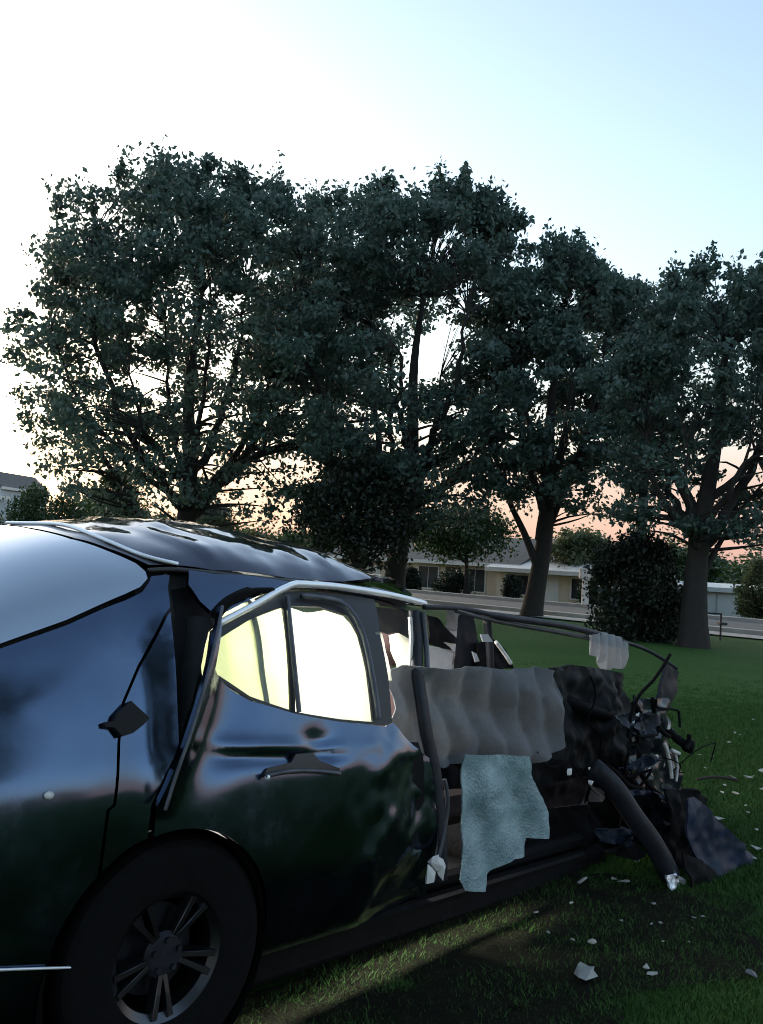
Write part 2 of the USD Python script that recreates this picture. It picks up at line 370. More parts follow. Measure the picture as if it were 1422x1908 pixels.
plain('asphalt', (0.085, 0.085, 0.085), 0.9, 0, 0.2, 1.2, 0.3, 60.0)
plain('concrete', (0.34, 0.33, 0.31), 0.9, 0, 0.15, 2.0, 0.2, 40.0)
plain('gravel', (0.26, 0.25, 0.23), 0.95, 0, 0.3, 14.0, 0.4, 60.0)
def warp(n, span):       # dense near the camera, sparse far off
    u = np.linspace(-1, 1, n); return np.sign(u) * (np.abs(u) ** 3) * span
obj('ground', grid_sheet(warp(240, 1200), np.concatenate([warp(240, 1200)]) + 6, gz), 'lawn', smooth=True, kind='structure')

def strip(s0, s1, t0, t1, z, step=1.0, thick=0.0):
    """A band along the road between two offsets across it."""
    ts = np.arange(t0, t1 + step, step); ss = np.linspace(s0, s1, max(2, int(abs(s1 - s0) / 1.0) + 1))
    S, T = np.meshgrid(ss, ts, indexing='ij')
    XY = S[..., None] * ROADN + T[..., None] * ROADT
    V = np.concatenate([XY, (gz(XY[..., 0], XY[..., 1]) + z)[..., None]], -1).reshape(-1, 3)
    n, m = len(ss), len(ts)
    i, j = np.meshgrid(np.arange(n - 1), np.arange(m - 1), indexing='ij')
    q = np.stack([i * m + j, i * m + j + 1, (i + 1) * m + j + 1, (i + 1) * m + j], -1).reshape(-1, 4)
    f = np.vstack([q[:, [0, 1, 2]], q[:, [0, 2, 3]]])
    m_ = trimesh.Trimesh(V, f, process=False)
    if m_.face_normals[0, 2] < 0: f = f[:, ::-1]
    return solidify(V, f, np.tile([0, 0, 1.0], (len(V), 1)), thick) if thick else trimesh.Trimesh(V, f, process=False)
obj('road', strip(24.1, 29.6, -90, 90, 0.02), 'asphalt', kind='structure')
obj('kerb', strip(23.75, 24.1, -90, 90, 0.13, 3.0, 0.2), 'concrete', kind='structure')
obj('kerb', strip(29.6, 29.95, -90, 90, 0.13, 3.0, 0.2), 'concrete', kind='structure')
obj('pavement', strip(22.35, 23.45, -90, 90, 0.035, 1.5), 'concrete', kind='structure')

# ------------------------------------------------------------------ the wrecked car
CARM = Gf.Matrix4d(*CR[:, 0], 0, *CR[:, 1], 0, *CR[:, 2], 0, *CO, 1)
car = thing('wrecked_car', 'wrecked dark blue car with crushed front end standing on the lawn', 'car', mat=CARM)
def part(name, mesh, m, smooth=35, parent=None, label=None):
    return obj(name, mesh, m, parent if parent is not None else car, smooth, label=label)

ARCH = []
for a in np.linspace(0, 2 * np.pi, 48, endpoint=False):
    x_, z_ = 0.05 + 0.385 * np.cos(a), 0.33 + 0.385 * np.sin(a)
    tt = np.linspace(0, 0.6, 200); zz = body(np.full(200, x_), tt)[:, 2]
    ARCH.append((x_, (np.interp(z_, zz, tt) if z_ > zz[0] else -0.3 + (z_ - zz[0])) * TS))
ARCH = Polygon(ARCH).buffer(0)
def poly_xt(pts): return Polygon([(x, t * TS) for x, t in pts]).buffer(0)

def nz(v, f, seed=0): return meshkit.fbm(np.asarray(v) * f, 3, seed) - 0.5
door_edge = [(395, 1140), (370, 1250), (345, 1340), (310, 1440), (290, 1500)]
_de = np.array(px_poly(door_edge)); _de = _de[np.argsort(_de[:, 1])]
quarter_edge = [(312, 1072), (308, 1100), (316, 1200), (324, 1300), (328, 1390)]
_qe = np.array(px_poly(quarter_edge)); _qe = _qe[np.argsort(_qe[:, 1])]

def door_dent(x, t, v, n):
    ex = np.interp(t, _de[:, 1], _de[:, 0])
    d = x - ex
    up = np.clip((t - 0.40) / 0.1, 0, 1)
    o = 0.055 * np.exp(-(d / 0.07) ** 2) * up - 0.018 * np.exp(-((d - 0.17) / 0.1) ** 2) * up
    # two pressed creases under the window and a wavy blow towards the front edge
    px0 = np.clip((x - 0.15) / 0.1, 0, 1) * np.clip((0.78 - x) / 0.15, 0, 1)
    tc = 0.515 - 0.03 * (x - 0.2)
    o = o + 0.012 * np.exp(-((t - tc) / 0.012) ** 2) * px0 - 0.014 * np.exp(-((t - tc + 0.025) / 0.013) ** 2) * px0
    o = o - 0.03 * np.exp(-((x - 0.62) / 0.07) ** 2 - ((t - 0.505) / 0.03) ** 2)
    front = np.clip((x - 0.72) / 0.25, 0, 1)
    o = o + front * 0.08 * nz(v, 4.0, 3) - 0.05 * np.clip((x - 0.9) / 0.3, 0, 1)
    o = o + front * 0.02 * np.abs(nz(v, 10.0, 4))
    return n * o[:, None]
def quarter_dent(x, t, v, n):
    ex = np.interp(t, _qe[:, 1], _qe[:, 0])
    d = ex - x
    o = 0.018 * np.exp(-(d / 0.05) ** 2) - 0.012 * np.exp(-((d - 0.12) / 0.07) ** 2)
    return n * (o + 0.010 * nz(v, 3.0, 8))[:, None]
def roof_dent(x, t, v, n):
    f = np.clip((x + 0.15) / 0.5, 0, 1) * np.clip((t - 0.79) / 0.04, 0, 1)
    front = np.clip((x - 0.85) / 0.5, 0, 1)
    ridge = 0.16 - np.abs(nz(v, 2.6, 9))
    return n * (f * 0.045 * nz(v, 3.2, 5) + f * 0.02 * nz(v, 8.0, 6) + f * 0.10 * ridge * ridge / 0.16 + 0.028 * front)[:, None]

# roof, rear window
seam_up = [(0.06, 0.808), (0.16, 0.803), (0.3, 0.79), (0.65, 0.79), (0.96, 0.803), (1.45, 0.853)]
part('roof', panel(poly_xt(seam_up + [(1.60, 0.88), (1.57, 0.95), (1.62, 1.0), (-0.17, 1.0), (-0.145, 0.945), (-0.10, 0.885), (-0.03, 0.846), (0.035, 0.818)]), 0.03, dent=roof_dent, both=True), 'roof_gloss')
part('rear_window', panel(poly_xt([(-0.97, 0.705), (-0.46, 0.731), (-0.27, 0.741), (-0.07, 0.76), (-0.01, 0.768), (0.028, 0.782), (0.032, 0.795), (0.015, 0.812), (-0.05, 0.842), (-0.12, 0.882), (-0.165, 0.942), (-0.19, 1.0), (-0.97, 1.0)]), 0.03, off=0.004, thick=0.008, both=True), 'glass_dark')
# roof side between roof seam and window trim
part('roof_side', panel(poly_xt([(0.20, 0.793), (0.3, 0.782), (0.65, 0.782), (0.96, 0.794), (1.45, 0.842), (1.47, 0.825), (1.13, 0.797), (0.81, 0.786), (0.63, 0.776), (0.42, 0.738), (0.27, 0.712), (0.235, 0.718), (0.20, 0.735), (0.175, 0.765)]), 0.025), 'paint')
# rear quarter: two panels with an open seam
qe = px_poly([(312, 1078), (308, 1100), (314, 1160), (318, 1200), (324, 1300), (328, 1390), (304, 1450), (284, 1503)])
seam = px_poly([(306, 1148), (292, 1180), (262, 1240), (232, 1308)])
lampc = px_poly([(232, 1308), (272, 1340), (240, 1368), (222, 1378)])
top = [(-0.97, 0.697), (-0.46, 0.723), (-0.27, 0.733), (-0.07, 0.752), (0.0, 0.762), (0.035, 0.778), (0.048, 0.787)]
allq = poly_xt(top + qe + [(-0.06, 0.02), (-1.05, 0.02), (-1.05, 0.69)]).difference(ARCH)
cut = LineString([(x, t * TS) for x, t in px_poly([(330, 1120), (306, 1148), (292, 1180), (262, 1240), (232, 1308), (222, 1385), (214, 1500)])] + [(-0.19, 0.42 * TS), (-0.2, 0.30 * TS)])
bits = sorted(allq.difference(cut.buffer(0.005)).geoms, key=lambda g: -g.area)[:2]
bits = sorted(bits, key=lambda g: g.centroid.x)
part('rear_side_panel', panel(bits[0], 0.03, dent=quarter_dent), 'paint')
part('quarter_panel', panel(bits[1], 0.03, dent=quarter_dent), 'paint')
part('tail_lamp', panel(poly_xt(px_poly([(188, 1348), (206, 1346), (212, 1332), (238, 1308), (273, 1340), (262, 1352), (242, 1368), (222, 1374), (208, 1358), (190, 1356)])), 0.02, off=0.02, thick=0.03), 'lamp_smoked')
# crumpled metal in the gap
def fold_dent(x, t, v, n):
    q = np.interp(t, _qe[:, 1], _qe[:, 0]); e = np.interp(t, _de[:, 1], _de[:, 0])
    u = np.clip((x - q) / np.maximum(e - q, 0.02), 0, 1)
    o = -0.05 * np.sin(np.pi * u) + 0.02 * np.sin(3 * np.pi * u + 9 * t) * np.sin(np.pi * u) + 0.025 * nz(v, 7.0, 2)
    return n * o[:, None]
part('crumpled_panel', panel(poly_xt(px_poly([(304, 1072), (312, 1062), (330, 1060), (342, 1078), (350, 1112), (366, 1138), (397, 1148), (374, 1250), (348, 1345), (332, 1392), (322, 1390), (316, 1300), (304, 1150)])), 0.014, off=-0.008, dent=fold_dent), 'primer_dark', 30)
# rear door
dpoly = poly_xt(px_poly(door_edge) + [(-0.03, 0.30), (0.45, 0.055), (1.30, 0.055), (1.33, 0.15), (1.31, 0.33), (1.25, 0.44), (1.05, 0.55)]
                + px_poly([(725, 1352), (640, 1346), (555, 1331), (470, 1305), (389, 1252), (398, 1185)])).difference(ARCH)
rear_door = part('rear_door', panel(dpoly, 0.024, dent=door_dent), 'paint')
e = np.array(px_poly([(397, 1142), (371, 1252), (346, 1342), (311, 1442), (289, 1503)]))
ev = body(e[:, 0], e[:, 1]); en = bnormal(e[:, 0], e[:, 1])
part('door_edge', tube(spline(ev + en * 0.056, 20), 0.0065, 6), 'bare_metal', True)
part('sill', panel(poly_xt([(0.40, 0.0), (0.44, 0.05), (1.35, 0.05), (2.5, 0.05), (2.55, 0.0)]), 0.04, off=-0.01), 'plastic_black')
# door handle: a pocket, a pale blade under it and the bright lock cap
hx = np.array(px_poly([(487, 1446), (495, 1432), (540, 1421), (548, 1406), (580, 1404), (592, 1418), (630, 1432), (628, 1442), (560, 1441)]))
handle = part('handle_pocket', panel(poly_xt(hx), 0.012, off=0.010, thick=0.012), 'black_trim', parent=None)
hb = np.array(px_poly([(486, 1447), (530, 1438), (580, 1437), (625, 1441)]))
part('handle', tube(spline(body(hb[:, 0], hb[:, 1]) + bnormal(hb[:, 0], hb[:, 1]) * 0.022, 14), 0.008, 8), 'bare_metal', True)
def bead(px, py, r, off, m, name, sx=1.0):
    x, t = xt(px, py); s = trimesh.creation.icosphere(2, r); s.apply_scale([sx, 1, 1])
    s.apply_translation(body(x, t) + bnormal(x, t) * off); return part(name, s, m, True)
bead(490, 1448, 0.010, 0.022, 'chrome', 'lock_cap')
bead(90, 1482, 0.011, 0.004, 'pale_plastic', 'pale_side_bead', 1.3)  # small pale bead on the rear side
x4 = np.array(px_poly([(-20, 1806), (60, 1803), (148, 1800)]))
part('sill_trim', tube(body(x4[:, 0], x4[:, 1]) + bnormal(x4[:, 0], x4[:, 1]) * 0.006, 0.004, 6), 'chrome', True)
# windows: frame, panes, divider, bright trim
fr = poly_xt(px_poly([(398, 1172), (470, 1133), (540, 1099), (600, 1100), (700, 1113), (712, 1180), (728, 1262), (735, 1345), (725, 1350), (640, 1344), (555, 1329), (470, 1303), (387, 1249)]))
q_gl = poly_xt(px_poly([(400, 1196), (389, 1243), (470, 1296), (546, 1322), (531, 1128), (470, 1152)]))
d_gl = poly_xt(px_poly([(554, 1325), (640, 1339), (700, 1344), (688, 1245), (672, 1180), (652, 1145), (600, 1128), (543, 1126)]))
part('window_frame', panel(fr.difference(q_gl).difference(d_gl), 0.02, off=-0.012, thick=0.01), 'black_trim')
part('quarter_glass', panel(q_gl.buffer(0.012), 0.03, off=-0.024, thick=0.005), 'pane_green')
part('door_glass', panel(d_gl.buffer(0.012), 0.03, off=-0.024, thick=0.005), 'pane_clear')
dv = np.array(px_poly([(534, 1112), (541, 1180), (549, 1260), (556, 1327)]))
part('window_divider', tube(body(dv[:, 0], dv[:, 1]) + bnormal(dv[:, 0], dv[:, 1]) * 0.004, 0.009, 8), 'bare_metal', True)
df = np.array(px_poly([(560, 1112), (630, 1122), (660, 1150), (680, 1200), (697, 1290), (704, 1340)]))
part('door_frame', tube(spline(body(df[:, 0], df[:, 1]) + bnormal(df[:, 0], df[:, 1]) * 0.006, 18), 0.011, 8), 'bare_metal', True)
ch = np.array(px_poly([(397, 1168), (470, 1130), (530, 1098), (548, 1092), (600, 1095), (700, 1109), (790, 1130)]))
part('window_trim', tube(spline(body(ch[:, 0], ch[:, 1]) + bnormal(ch[:, 0], ch[:, 1]) * 0.014, 40), 0.013, 8, flat=0.8), 'chrome', True)
rs = np.array(px_poly([(10, 968), (100, 980), (190, 1008), (270, 1040), (330, 1054)]))
part('roof_strip', tube(spline(body(rs[:, 0], rs[:, 1]) + bnormal(rs[:, 0], rs[:, 1]) * 0.008, 20), 0.007, 6), 'chrome', True)
rs = np.array([(0.05, 0.80), (0.16, 0.797), (0.3, 0.786), (0.65, 0.786), (0.96, 0.799), (1.45, 0.848)])
part('roof_seam', tube(spline(body(rs[:, 0], rs[:, 1]) - bnormal(rs[:, 0], rs[:, 1]) * 0.006, 30), 0.009, 6), 'black_trim', True)
# torn weatherstrip above the quarter window
ws = np.array(px_poly([(398, 1150), (430, 1118), (475, 1104), (505, 1104)]))
part('weatherstrip', tube(spline(body(ws[:, 0], ws[:, 1]) + bnormal(ws[:, 0], ws[:, 1]) * 0.012, 16), [0.02] * 10 + [0.012] * 6, 6), 'rubber', True)

# curtain airbags behind the side windows, and an unseen lamp added behind them for window glow
def bag_dent(x, t, v, n):
    return n * (0.012 * np.sin(x * 30) + 0.03 * nz(v, 5.0, 12))[:, None]
part('curtain_airbag', panel(poly_xt([(0.16, 0.66), (0.30, 0.575), (0.475, 0.55), (0.475, 0.765), (0.40, 0.75), (0.2, 0.70)]), 0.025, off=-0.075, thick=0.004, dent=bag_dent), 'airbag_cream')
part('curtain_airbag', panel(poly_xt([(0.455, 0.54), (0.7, 0.53), (1.02, 0.52), (1.04, 0.72), (0.98, 0.765), (0.7, 0.752), (0.455, 0.765)]), 0.025, off=-0.085, thick=0.004, dent=bag_dent), 'airbag_white')
bs = np.array([(0.465, 0.765), (0.47, 0.70), (0.462, 0.63), (0.47, 0.555)])
part('airbag_seam', tube(spline(body(bs[:, 0], bs[:, 1]) - bnormal(bs[:, 0], bs[:, 1]) * 0.062, 12), 0.011, 6), 'airbag_grey', True)
part('added_cabin_lamp', box((0.45, -0.25, 1.50), (0.95, 0.1, 1.52), 0.008), 'added_lamp_glow', False)

# inside shell, floor, far side
part('inner_body', panel(poly_xt([(-0.95, 0.03), (1.3, 0.03), (1.2, 0.50), (0.7, 0.53), (0.36, 0.565), (0.20, 0.62), (0.20, 0.66), (0.235, 0.69), (0.30, 0.71), (0.30, 0.765), (0.05, 0.80), (-0.05, 0.80), (-0.4, 0.77), (-0.95, 0.75)]).difference(ARCH), 0.04, off=-0.055, thick=0.006), 'plastic_black')
part('headliner', panel(poly_xt([(0.0, 0.77), (1.45, 0.82), (1.45, 1.0), (0.0, 1.0)]), 0.06, off=-0.05, thick=0.01, both=True), 'seat_cloth')
farp = poly_xt([(-1.05, 0.02), (1.9, 0.02), (1.9, 0.52), (0.6, 0.56), (0.2, 0.62), (0.3, 0.70), (0.7, 0.765), (1.45, 0.82), (1.45, 0.845), (0.65, 0.785), (0.05, 0.80), (-0.97, 0.70)]).difference(ARCH)
part('far_side_panel', panel(farp, 0.05, side=1), 'paint')
part('far_side_glass', panel(poly_xt([(0.62, 0.57), (1.4, 0.545), (1.42, 0.80), (0.72, 0.76), (0.32, 0.70), (0.24, 0.64)]), 0.06, off=-0.01, thick=0.005, side=1), 'pane_clear')
tail = [body(-1.08, t) for t in np.linspace(0.0, 1, 24)]; tail += [body(-1.08, t, 1) for t in np.linspace(1, 0.0, 24)]
tp = Polygon([(p[1], p[2]) for p in tail]).buffer(0); P2, f2 = fill(tp, 0.06)
tv = np.stack([-1.08 - 0.10 * np.clip(1 - ((P2[:, 1] - 0.5) / 0.35) ** 2, 0, 1), P2[:, 0], P2[:, 1]], 1)
part('rear_bumper', solidify(tv, f2[:, ::-1], np.tile([-1.0, 0, 0], (len(tv), 1)), 0.03), 'paint')
part('floor_pan', box((-0.95, -0.70, 0.20), (2.75, 0.78, 0.27), 0.02), 'plastic_black', False)
part('added_light_block', box((0.44, -0.72, 0.05), (2.95, 0.74, 0.195), 0.03), 'plastic_black', False)  # box added beneath the floor to stop low light passing under the car
part('boot_floor', box((-1.0, -0.62, 0.55), (0.10, 0.62, 0.60), 0.02), 'plastic_black', False)

# wheels
def wheel(cx, cy, cz, sgn, spin):
    a = np.linspace(0, 2 * np.pi, 49)
    prof = np.array([(0.188, -0.10), (0.29, -0.112), (0.338, -0.098), (0.348, -0.06), (0.350, 0.06), (0.338, 0.096), (0.325, 0.104), (0.318, 0.109), (0.29, 0.112), (0.25, 0.107), (0.215, 0.109), (0.188, 0.10)])
    def place(m):
        m.apply_transform(trimesh.transformations.rotation_matrix(-np.pi / 2 * 1, [1, 0, 0]))    # axis z -> y
        if sgn < 0: m.apply_transform(trimesh.transformations.rotation_matrix(np.pi, [0, 0, 1]))
        m.apply_translation([cx, cy, cz]); return m
    w = part('wheel', place(trimesh.creation.revolve(prof, sections=56)), 'rubber', 30)
    rim = trimesh.creation.revolve(np.array([(0.165, -0.09), (0.17, 0.06), (0.192, 0.092), (0.197, 0.098), (0.193, 0.101), (0.186, 0.096), (0.165, 0.08), (0.155, -0.09)]), sections=56)
    obj('rim', place(rim), 'alloy', w, 30)
    hub = trimesh.creation.revolve(np.array([(0.0, 0.05), (0.062, 0.05), (0.068, 0.07), (0.055, 0.082), (0.028, 0.084), (0.0, 0.084)]), sections=24)
    obj('hub', place(hub), 'dark_metal', w, 30)
    disc = trimesh.creation.cylinder(0.135, 0.02, sections=40)
    obj('brake_disc', place(disc), 'dark_metal', w, 30)
    for k in range(5):
        for d in (-0.16, 0.16):
            ang = spin + k * 2 * np.pi / 5
            p0 = 0.045 * np.array([np.cos(ang + d * 0.6), np.sin(ang + d * 0.6)]); p1 = 0.178 * np.array([np.cos(ang + d), np.sin(ang + d)])
            u = (p1 - p0) / np.linalg.norm(p1 - p0); q = np.array([-u[1], u[0]])
            pts = []
            for p, wd, z0, z1 in ((p0, 0.013, 0.045, 0.076), (0.5 * (p0 + p1), 0.012, 0.055, 0.088), (p1, 0.017, 0.062, 0.096)):
                for s in (-1, 1):
                    pts.append([*(p + q * wd * s), z0]); pts.append([*(p + q * wd * 0.55 * s), z1])
            obj('spoke', place(trimesh.convex.convex_hull(np.array(pts))), 'alloy', w)
    for k in range(5):
        b = trimesh.creation.cylinder(0.009, 0.02, sections=6); ang = spin + 0.63 + k * 2 * np.pi / 5
        b.apply_translation([0.045 * np.cos(ang), 0.045 * np.sin(ang), 0.085]); obj('wheel_nut', place(b), 'dark_metal', w)
wheel(0.065, -0.80, 0.335, -1, 0.3)
wheel(0.0, 0.80, 0.33, 1, 0.8)
part('wheel_housing', tube([(0.05, -0.902, 0.33), (0.05, -0.55, 0.33)], 0.381, 32, caps=False), 'rubber', True)
part('wheel_well', tube([(0.05, -0.55, 0.33), (0.05, -0.54, 0.33)], 0.40, 32), 'rubber', False)

# seats
def seat(x, y, m, back_lean=0.22, name='front_seat'):
    cush = trimesh.convex.convex_hull(np.vstack([box((-0.25, -0.25, 0), (0.27, 0.25, 0.13), 0.06).vertices]))
    cush.apply_translation([x, y, 0.42])
    back = box((-0.07, -0.24, 0), (0.07, 0.24, 0.58), 0.06)
    back.apply_transform(trimesh.transformations.rotation_matrix(-back_lean, [0, 1, 0])); back.apply_translation([x - 0.24, y, 0.52])
    head = box((-0.055, -0.13, 0), (0.055, 0.13, 0.19), 0.05)
    head.apply_transform(trimesh.transformations.rotation_matrix(-back_lean, [0, 1, 0])); head.apply_translation([x - 0.39, y, 1.14])
    s = part(name, cush, m, 40)
    obj('backrest', back, m, s, 40); obj('headrest', head, m, s, 40)
    obj('headrest_rods', cat([tube([(x - 0.36, y + d, 1.07), (x - 0.395, y + d, 1.18)], 0.007, 6) for d in (-0.05, 0.05)]), 'bare_metal', s)
seat(1.85, -0.38, 'seat_red'); seat(1.85, 0.38, 'seat_cloth')
bench = part('rear_bench', box((0.35, -0.62, 0.42), (0.9, 0.62, 0.55), 0.06), 'seat_cloth', 40)
bb = box((-0.08, -0.62, 0), (0.08, 0.62, 0.62), 0.07); bb.apply_transform(trimesh.transformations.rotation_matrix(-0.35, [0, 1, 0])); bb.apply_translation([0.36, 0, 0.5])
obj('backrest', bb, 'seat_cloth', bench, 40)

# flat pieces in planes along the car: outline given by picture points, meeting the plane at local y
def sheet(name, pts, y, m, amp=0.02, freq=9.0, thick=0.006, h=0.025, lean=0.0, seed=1, rip=None, parent=None, label=None, smooth=30):
    poly = Polygon([tuple(on_car(px, py, y)[[0, 2]]) for px, py in pts]).buffer(0)
    P2, f = fill(poly, h)
    zc = P2[:, 1].max()
    v = np.stack([P2[:, 0], y + lean * (P2[:, 1] - zc), P2[:, 1]], 1)
    d = amp * 2 * nz(v, freq, seed) + amp * nz(v, freq * 2.7, seed + 1)
    if rip is not None: d = d + rip(v)
    v[:, 1] += d
    n = vnormals(v, f)
    if n[:, 1].mean() > 0: f = f[:, ::-1]; n = -n
    return part(name, solidify(v, f, n, thick), m, smooth, parent, label)
def rod(name, pts, y, r, m, n=18, sides=8, flat=1.0):
    """A bent rod through picture points in the plane at local y (or one y per point)."""
    ys = np.broadcast_to(y, (len(pts),))
    return part(name, tube(spline([on_car(*p, q) for p, q in zip(pts, ys)], n), r, sides, flat=flat), m, True)

# middle pillar and the torn edge of the front door opening
rod('pillar', [(772, 1138), (776, 1180), (777, 1250), (790, 1340), (812, 1450), (822, 1640)], [-0.66, -0.68, -0.72, -0.78, -0.82, -0.84], 0.034, 'dark_metal', flat=0.6)
rod('pillar_edge', [(788, 1140), (793, 1190), (796, 1250)], [-0.68, -0.70, -0.74], 0.012, 'bare_metal')
rod('belt_webbing', [(764, 1150), (766, 1200), (764, 1245)], -0.70, 0.009, 'pale_plastic')
sheet('torn_airbag', [(700, 1178), (712, 1180), (724, 1225), (730, 1268), (712, 1268), (706, 1220)], -0.74, 'airbag_white', 0.01)
sheet('torn_airbag', [(726, 1184), (744, 1180), (764, 1192), (765, 1246), (742, 1246), (730, 1212)], -0.64, 'airbag_white', 0.012)
sheet('torn_airbag', [(796, 1203), (818, 1206), (844, 1218), (840, 1248), (794, 1248)], -0.58, 'cloth_white', 0.012)
sheet('torn_airbag', [(832, 1183), (851, 1192), (848, 1214), (826, 1198)], -0.5, 'cloth_white', 0.01)
sheet('torn_lining', [(690, 1128), (758, 1140), (768, 1190), (742, 1178), (722, 1182), (700, 1172)], -0.55, 'seat_cloth', 0.03)
sheet('torn_lining', [(796, 1146), (812, 1150), (850, 1190), (852, 1200), (826, 1196), (840, 1212), (800, 1200)], -0.52, 'plastic_black', 0.03)
sheet('seat_shell', [(856, 1146), (884, 1140), (892, 1200), (890, 1250), (846, 1250), (850, 1195)], -0.42, 'dark_metal', 0.012, thick=0.08)
rod('pillar_edge', [(908, 1156), (912, 1200), (914, 1250)], -0.5, 0.020, 'dark_metal')
sheet('torn_lining', [(890, 1200), (920, 1186), (946, 1216), (958, 1246), (890, 1248)], -0.45, 'plastic_black', 0.03)
rod('pillar_edge', [(924, 1196), (936, 1212), (952, 1236)], -0.56, 0.010, 'pale_plastic')
sheet('torn_airbag', [(896, 1182), (910, 1182), (918, 1196), (900, 1196)], -0.52, 'cloth_white', 0.006)
sheet('torn_airbag', [(880, 1214), (888, 1218), (894, 1232), (886, 1234)], -0.53, 'cloth_white', 0.006)
# grey curtain bag sagging in the front door opening, and the dark broken door and dashboard beside it
def lobes(v):
    u = v[:, 0] * 5.2 + 0.5 * np.sin(v[:, 2] * 7)
    return -0.035 * np.abs(np.sin(np.pi * u)) + 0.02 * np.sin(v[:, 2] * 23 + v[:, 0] * 6)
sheet('front_curtain_airbag', [(716, 1250), (760, 1240), (820, 1246), (880, 1240), (940, 1248), (1000, 1242), (1040, 1252), (1052, 1300), (1046, 1350), (1056, 1392), (1030, 1408), (1000, 1424), (960, 1418), (920, 1436), (870, 1424), (830, 1432), (790, 1422), (750, 1436), (730, 1420), (722, 1360), (728, 1300)], -0.72, 'airbag_grey', 0.03, 5.0, 0.004, 0.016, -0.08, 9, lobes, smooth=60)
sheet('dashboard', [(1010, 1244), (1060, 1238), (1120, 1246), (1172, 1256), (1180, 1320), (1168, 1400), (1176, 1440), (1110, 1450), (1030, 1446), (1000, 1400), (1016, 1320)], -0.60, 'primer_dark', 0.09, 4.5, 0.01, 0.02, 0.0, 15)
sheet('door_lining', [(730, 1360), (790, 1390), (860, 1400), (960, 1408), (1060, 1416), (1100, 1440), (1000, 1470), (900, 1462), (820, 1470), (740, 1450)], -0.66, 'plastic_black', 0.06, 5.0, 0.01, 0.02, 0.0, 17)
rod('wiring', [(1000, 1400), (1030, 1430), (1060, 1420), (1090, 1450), (1130, 1440)], -0.72, 0.006, 'rubber')
rod('wiring', [(1100, 1260), (1110, 1300), (1096, 1340), (1120, 1380), (1110, 1430)], -0.72, 0.005, 'rubber')
rod('steering_column', [(1040, 1300), (1090, 1320), (1150, 1330)], [-0.55, -0.62, -0.55], 0.035, 'plastic_black')
# bent roof rail reaching forward over the missing windscreen
rod('roof_rail', [(790, 1131), (850, 1133), (930, 1148), (1060, 1168), (1150, 1192), (1215, 1216), (1262, 1246)], [-0.64, -0.6, -0.56, -0.52, -0.5, -0.52, -0.6], [0.012] * 6 + [0.018] * 12 + [0.012] * 6, 'dark_metal', 24, flat=1.0)
rod('roof_rail', [(850, 1137), (920, 1156), (1040, 1178), (1120, 1194), (1160, 1204)], [-0.6, -0.55, -0.5, -0.48, -0.48], 0.012, 'bare_metal', 20)
def folds(v): return 0.02 * np.sin(v[:, 0] * 75)
sheet('torn_airbag', [(1100, 1184), (1124, 1178), (1152, 1186), (1170, 1200), (1166, 1226), (1162, 1246), (1148, 1246), (1142, 1236), (1136, 1248), (1120, 1246), (1114, 1226), (1102, 1220)], -0.53, 'cloth_white', 0.01, 9, 0.004, 0.012, rip=folds)

# crushed front end
sheet('shard', [(1244, 1236), (1266, 1252), (1262, 1286), (1246, 1322), (1232, 1348), (1212, 1344), (1226, 1304), (1238, 1262)], -0.82, 'dark_metal', 0.015, thick=0.02)
sheet('crumpled_fender', [(1170, 1294), (1196, 1302), (1236, 1300), (1246, 1340), (1240, 1372), (1262, 1420), (1268, 1480), (1240, 1520), (1200, 1500), (1176, 1440)], -0.86, 'paint_dark', 0.07, 6.0, seed=21)
sheet('radiator_support', [(1140, 1400), (1200, 1420), (1262, 1470), (1300, 1502), (1318, 1540), (1300, 1600), (1250, 1640), (1180, 1560), (1120, 1470)], -0.70, 'plastic_black', 0.08, 5.0, seed=31)
sheet('crumpled_liner', [(1172, 1360), (1230, 1372), (1250, 1440), (1236, 1500), (1180, 1470)], -0.62, 'plastic_black', 0.08, 7.0, seed=41)
rod('broken_bracket', [(1232, 1352), (1252, 1368), (1276, 1386), (1290, 1392)], [-0.86, -0.92, -0.97, -1.0], [0.022] * 9 + [0.026] * 5 + [0.04] * 4, 'plastic_black')
rod('broken_bracket', [(1278, 1396), (1284, 1380), (1284, 1368)], -1.0, 0.013, 'plastic_black')
rod('strut', [(1238, 1386), (1246, 1410), (1252, 1450)], -0.96, 0.010, 'pale_plastic')
rod('strut', [(1258, 1402), (1262, 1430), (1260, 1456)], -0.96, 0.008, 'pale_plastic')
rod('strut', [(1252, 1398), (1266, 1404)], -0.97, 0.010, 'pale_plastic', 6)
rod('hose', [(1128, 1424), (1150, 1440), (1176, 1464), (1205, 1466)], [-0.9, -0.93, -0.9, -0.86], 0.010, 'rubber')
rod('hose', [(1180, 1310), (1200, 1360), (1190, 1420), (1216, 1470), (1250, 1490)], -0.9, 0.014, 'rubber')
rod('hose', [(1216, 1300), (1226, 1350), (1248, 1372)], -0.93, 0.012, 'rubber')
for k, (px, py, r) in enumerate([(1188, 1332, .012), (1180, 1350, .014), (1182, 1377, .012), (1246, 1354, .013), (1222, 1412, .016), (1212, 1436, .016), (1238, 1426, .012), (1100, 1458, .014), (1060, 1440, .012), (1098, 1432, .009)]):
    c = on_car(px, py, -0.93); rg = np.random.default_rng(100 + k)
    b = trimesh.convex.convex_hull(rg.normal(size=(14, 3)) * r * [0.8, 0.35, 0.6]); b.apply_translation(c)
    part('broken_chip', b, 'pale_plastic', False)
rod('crash_beam', [(1104, 1430), (1140, 1462), (1180, 1520), (1216, 1570), (1250, 1634)], [-0.86, -0.93, -1.0, -1.06, -1.12], 0.052, 'dark_metal', 18, 10, 0.8)
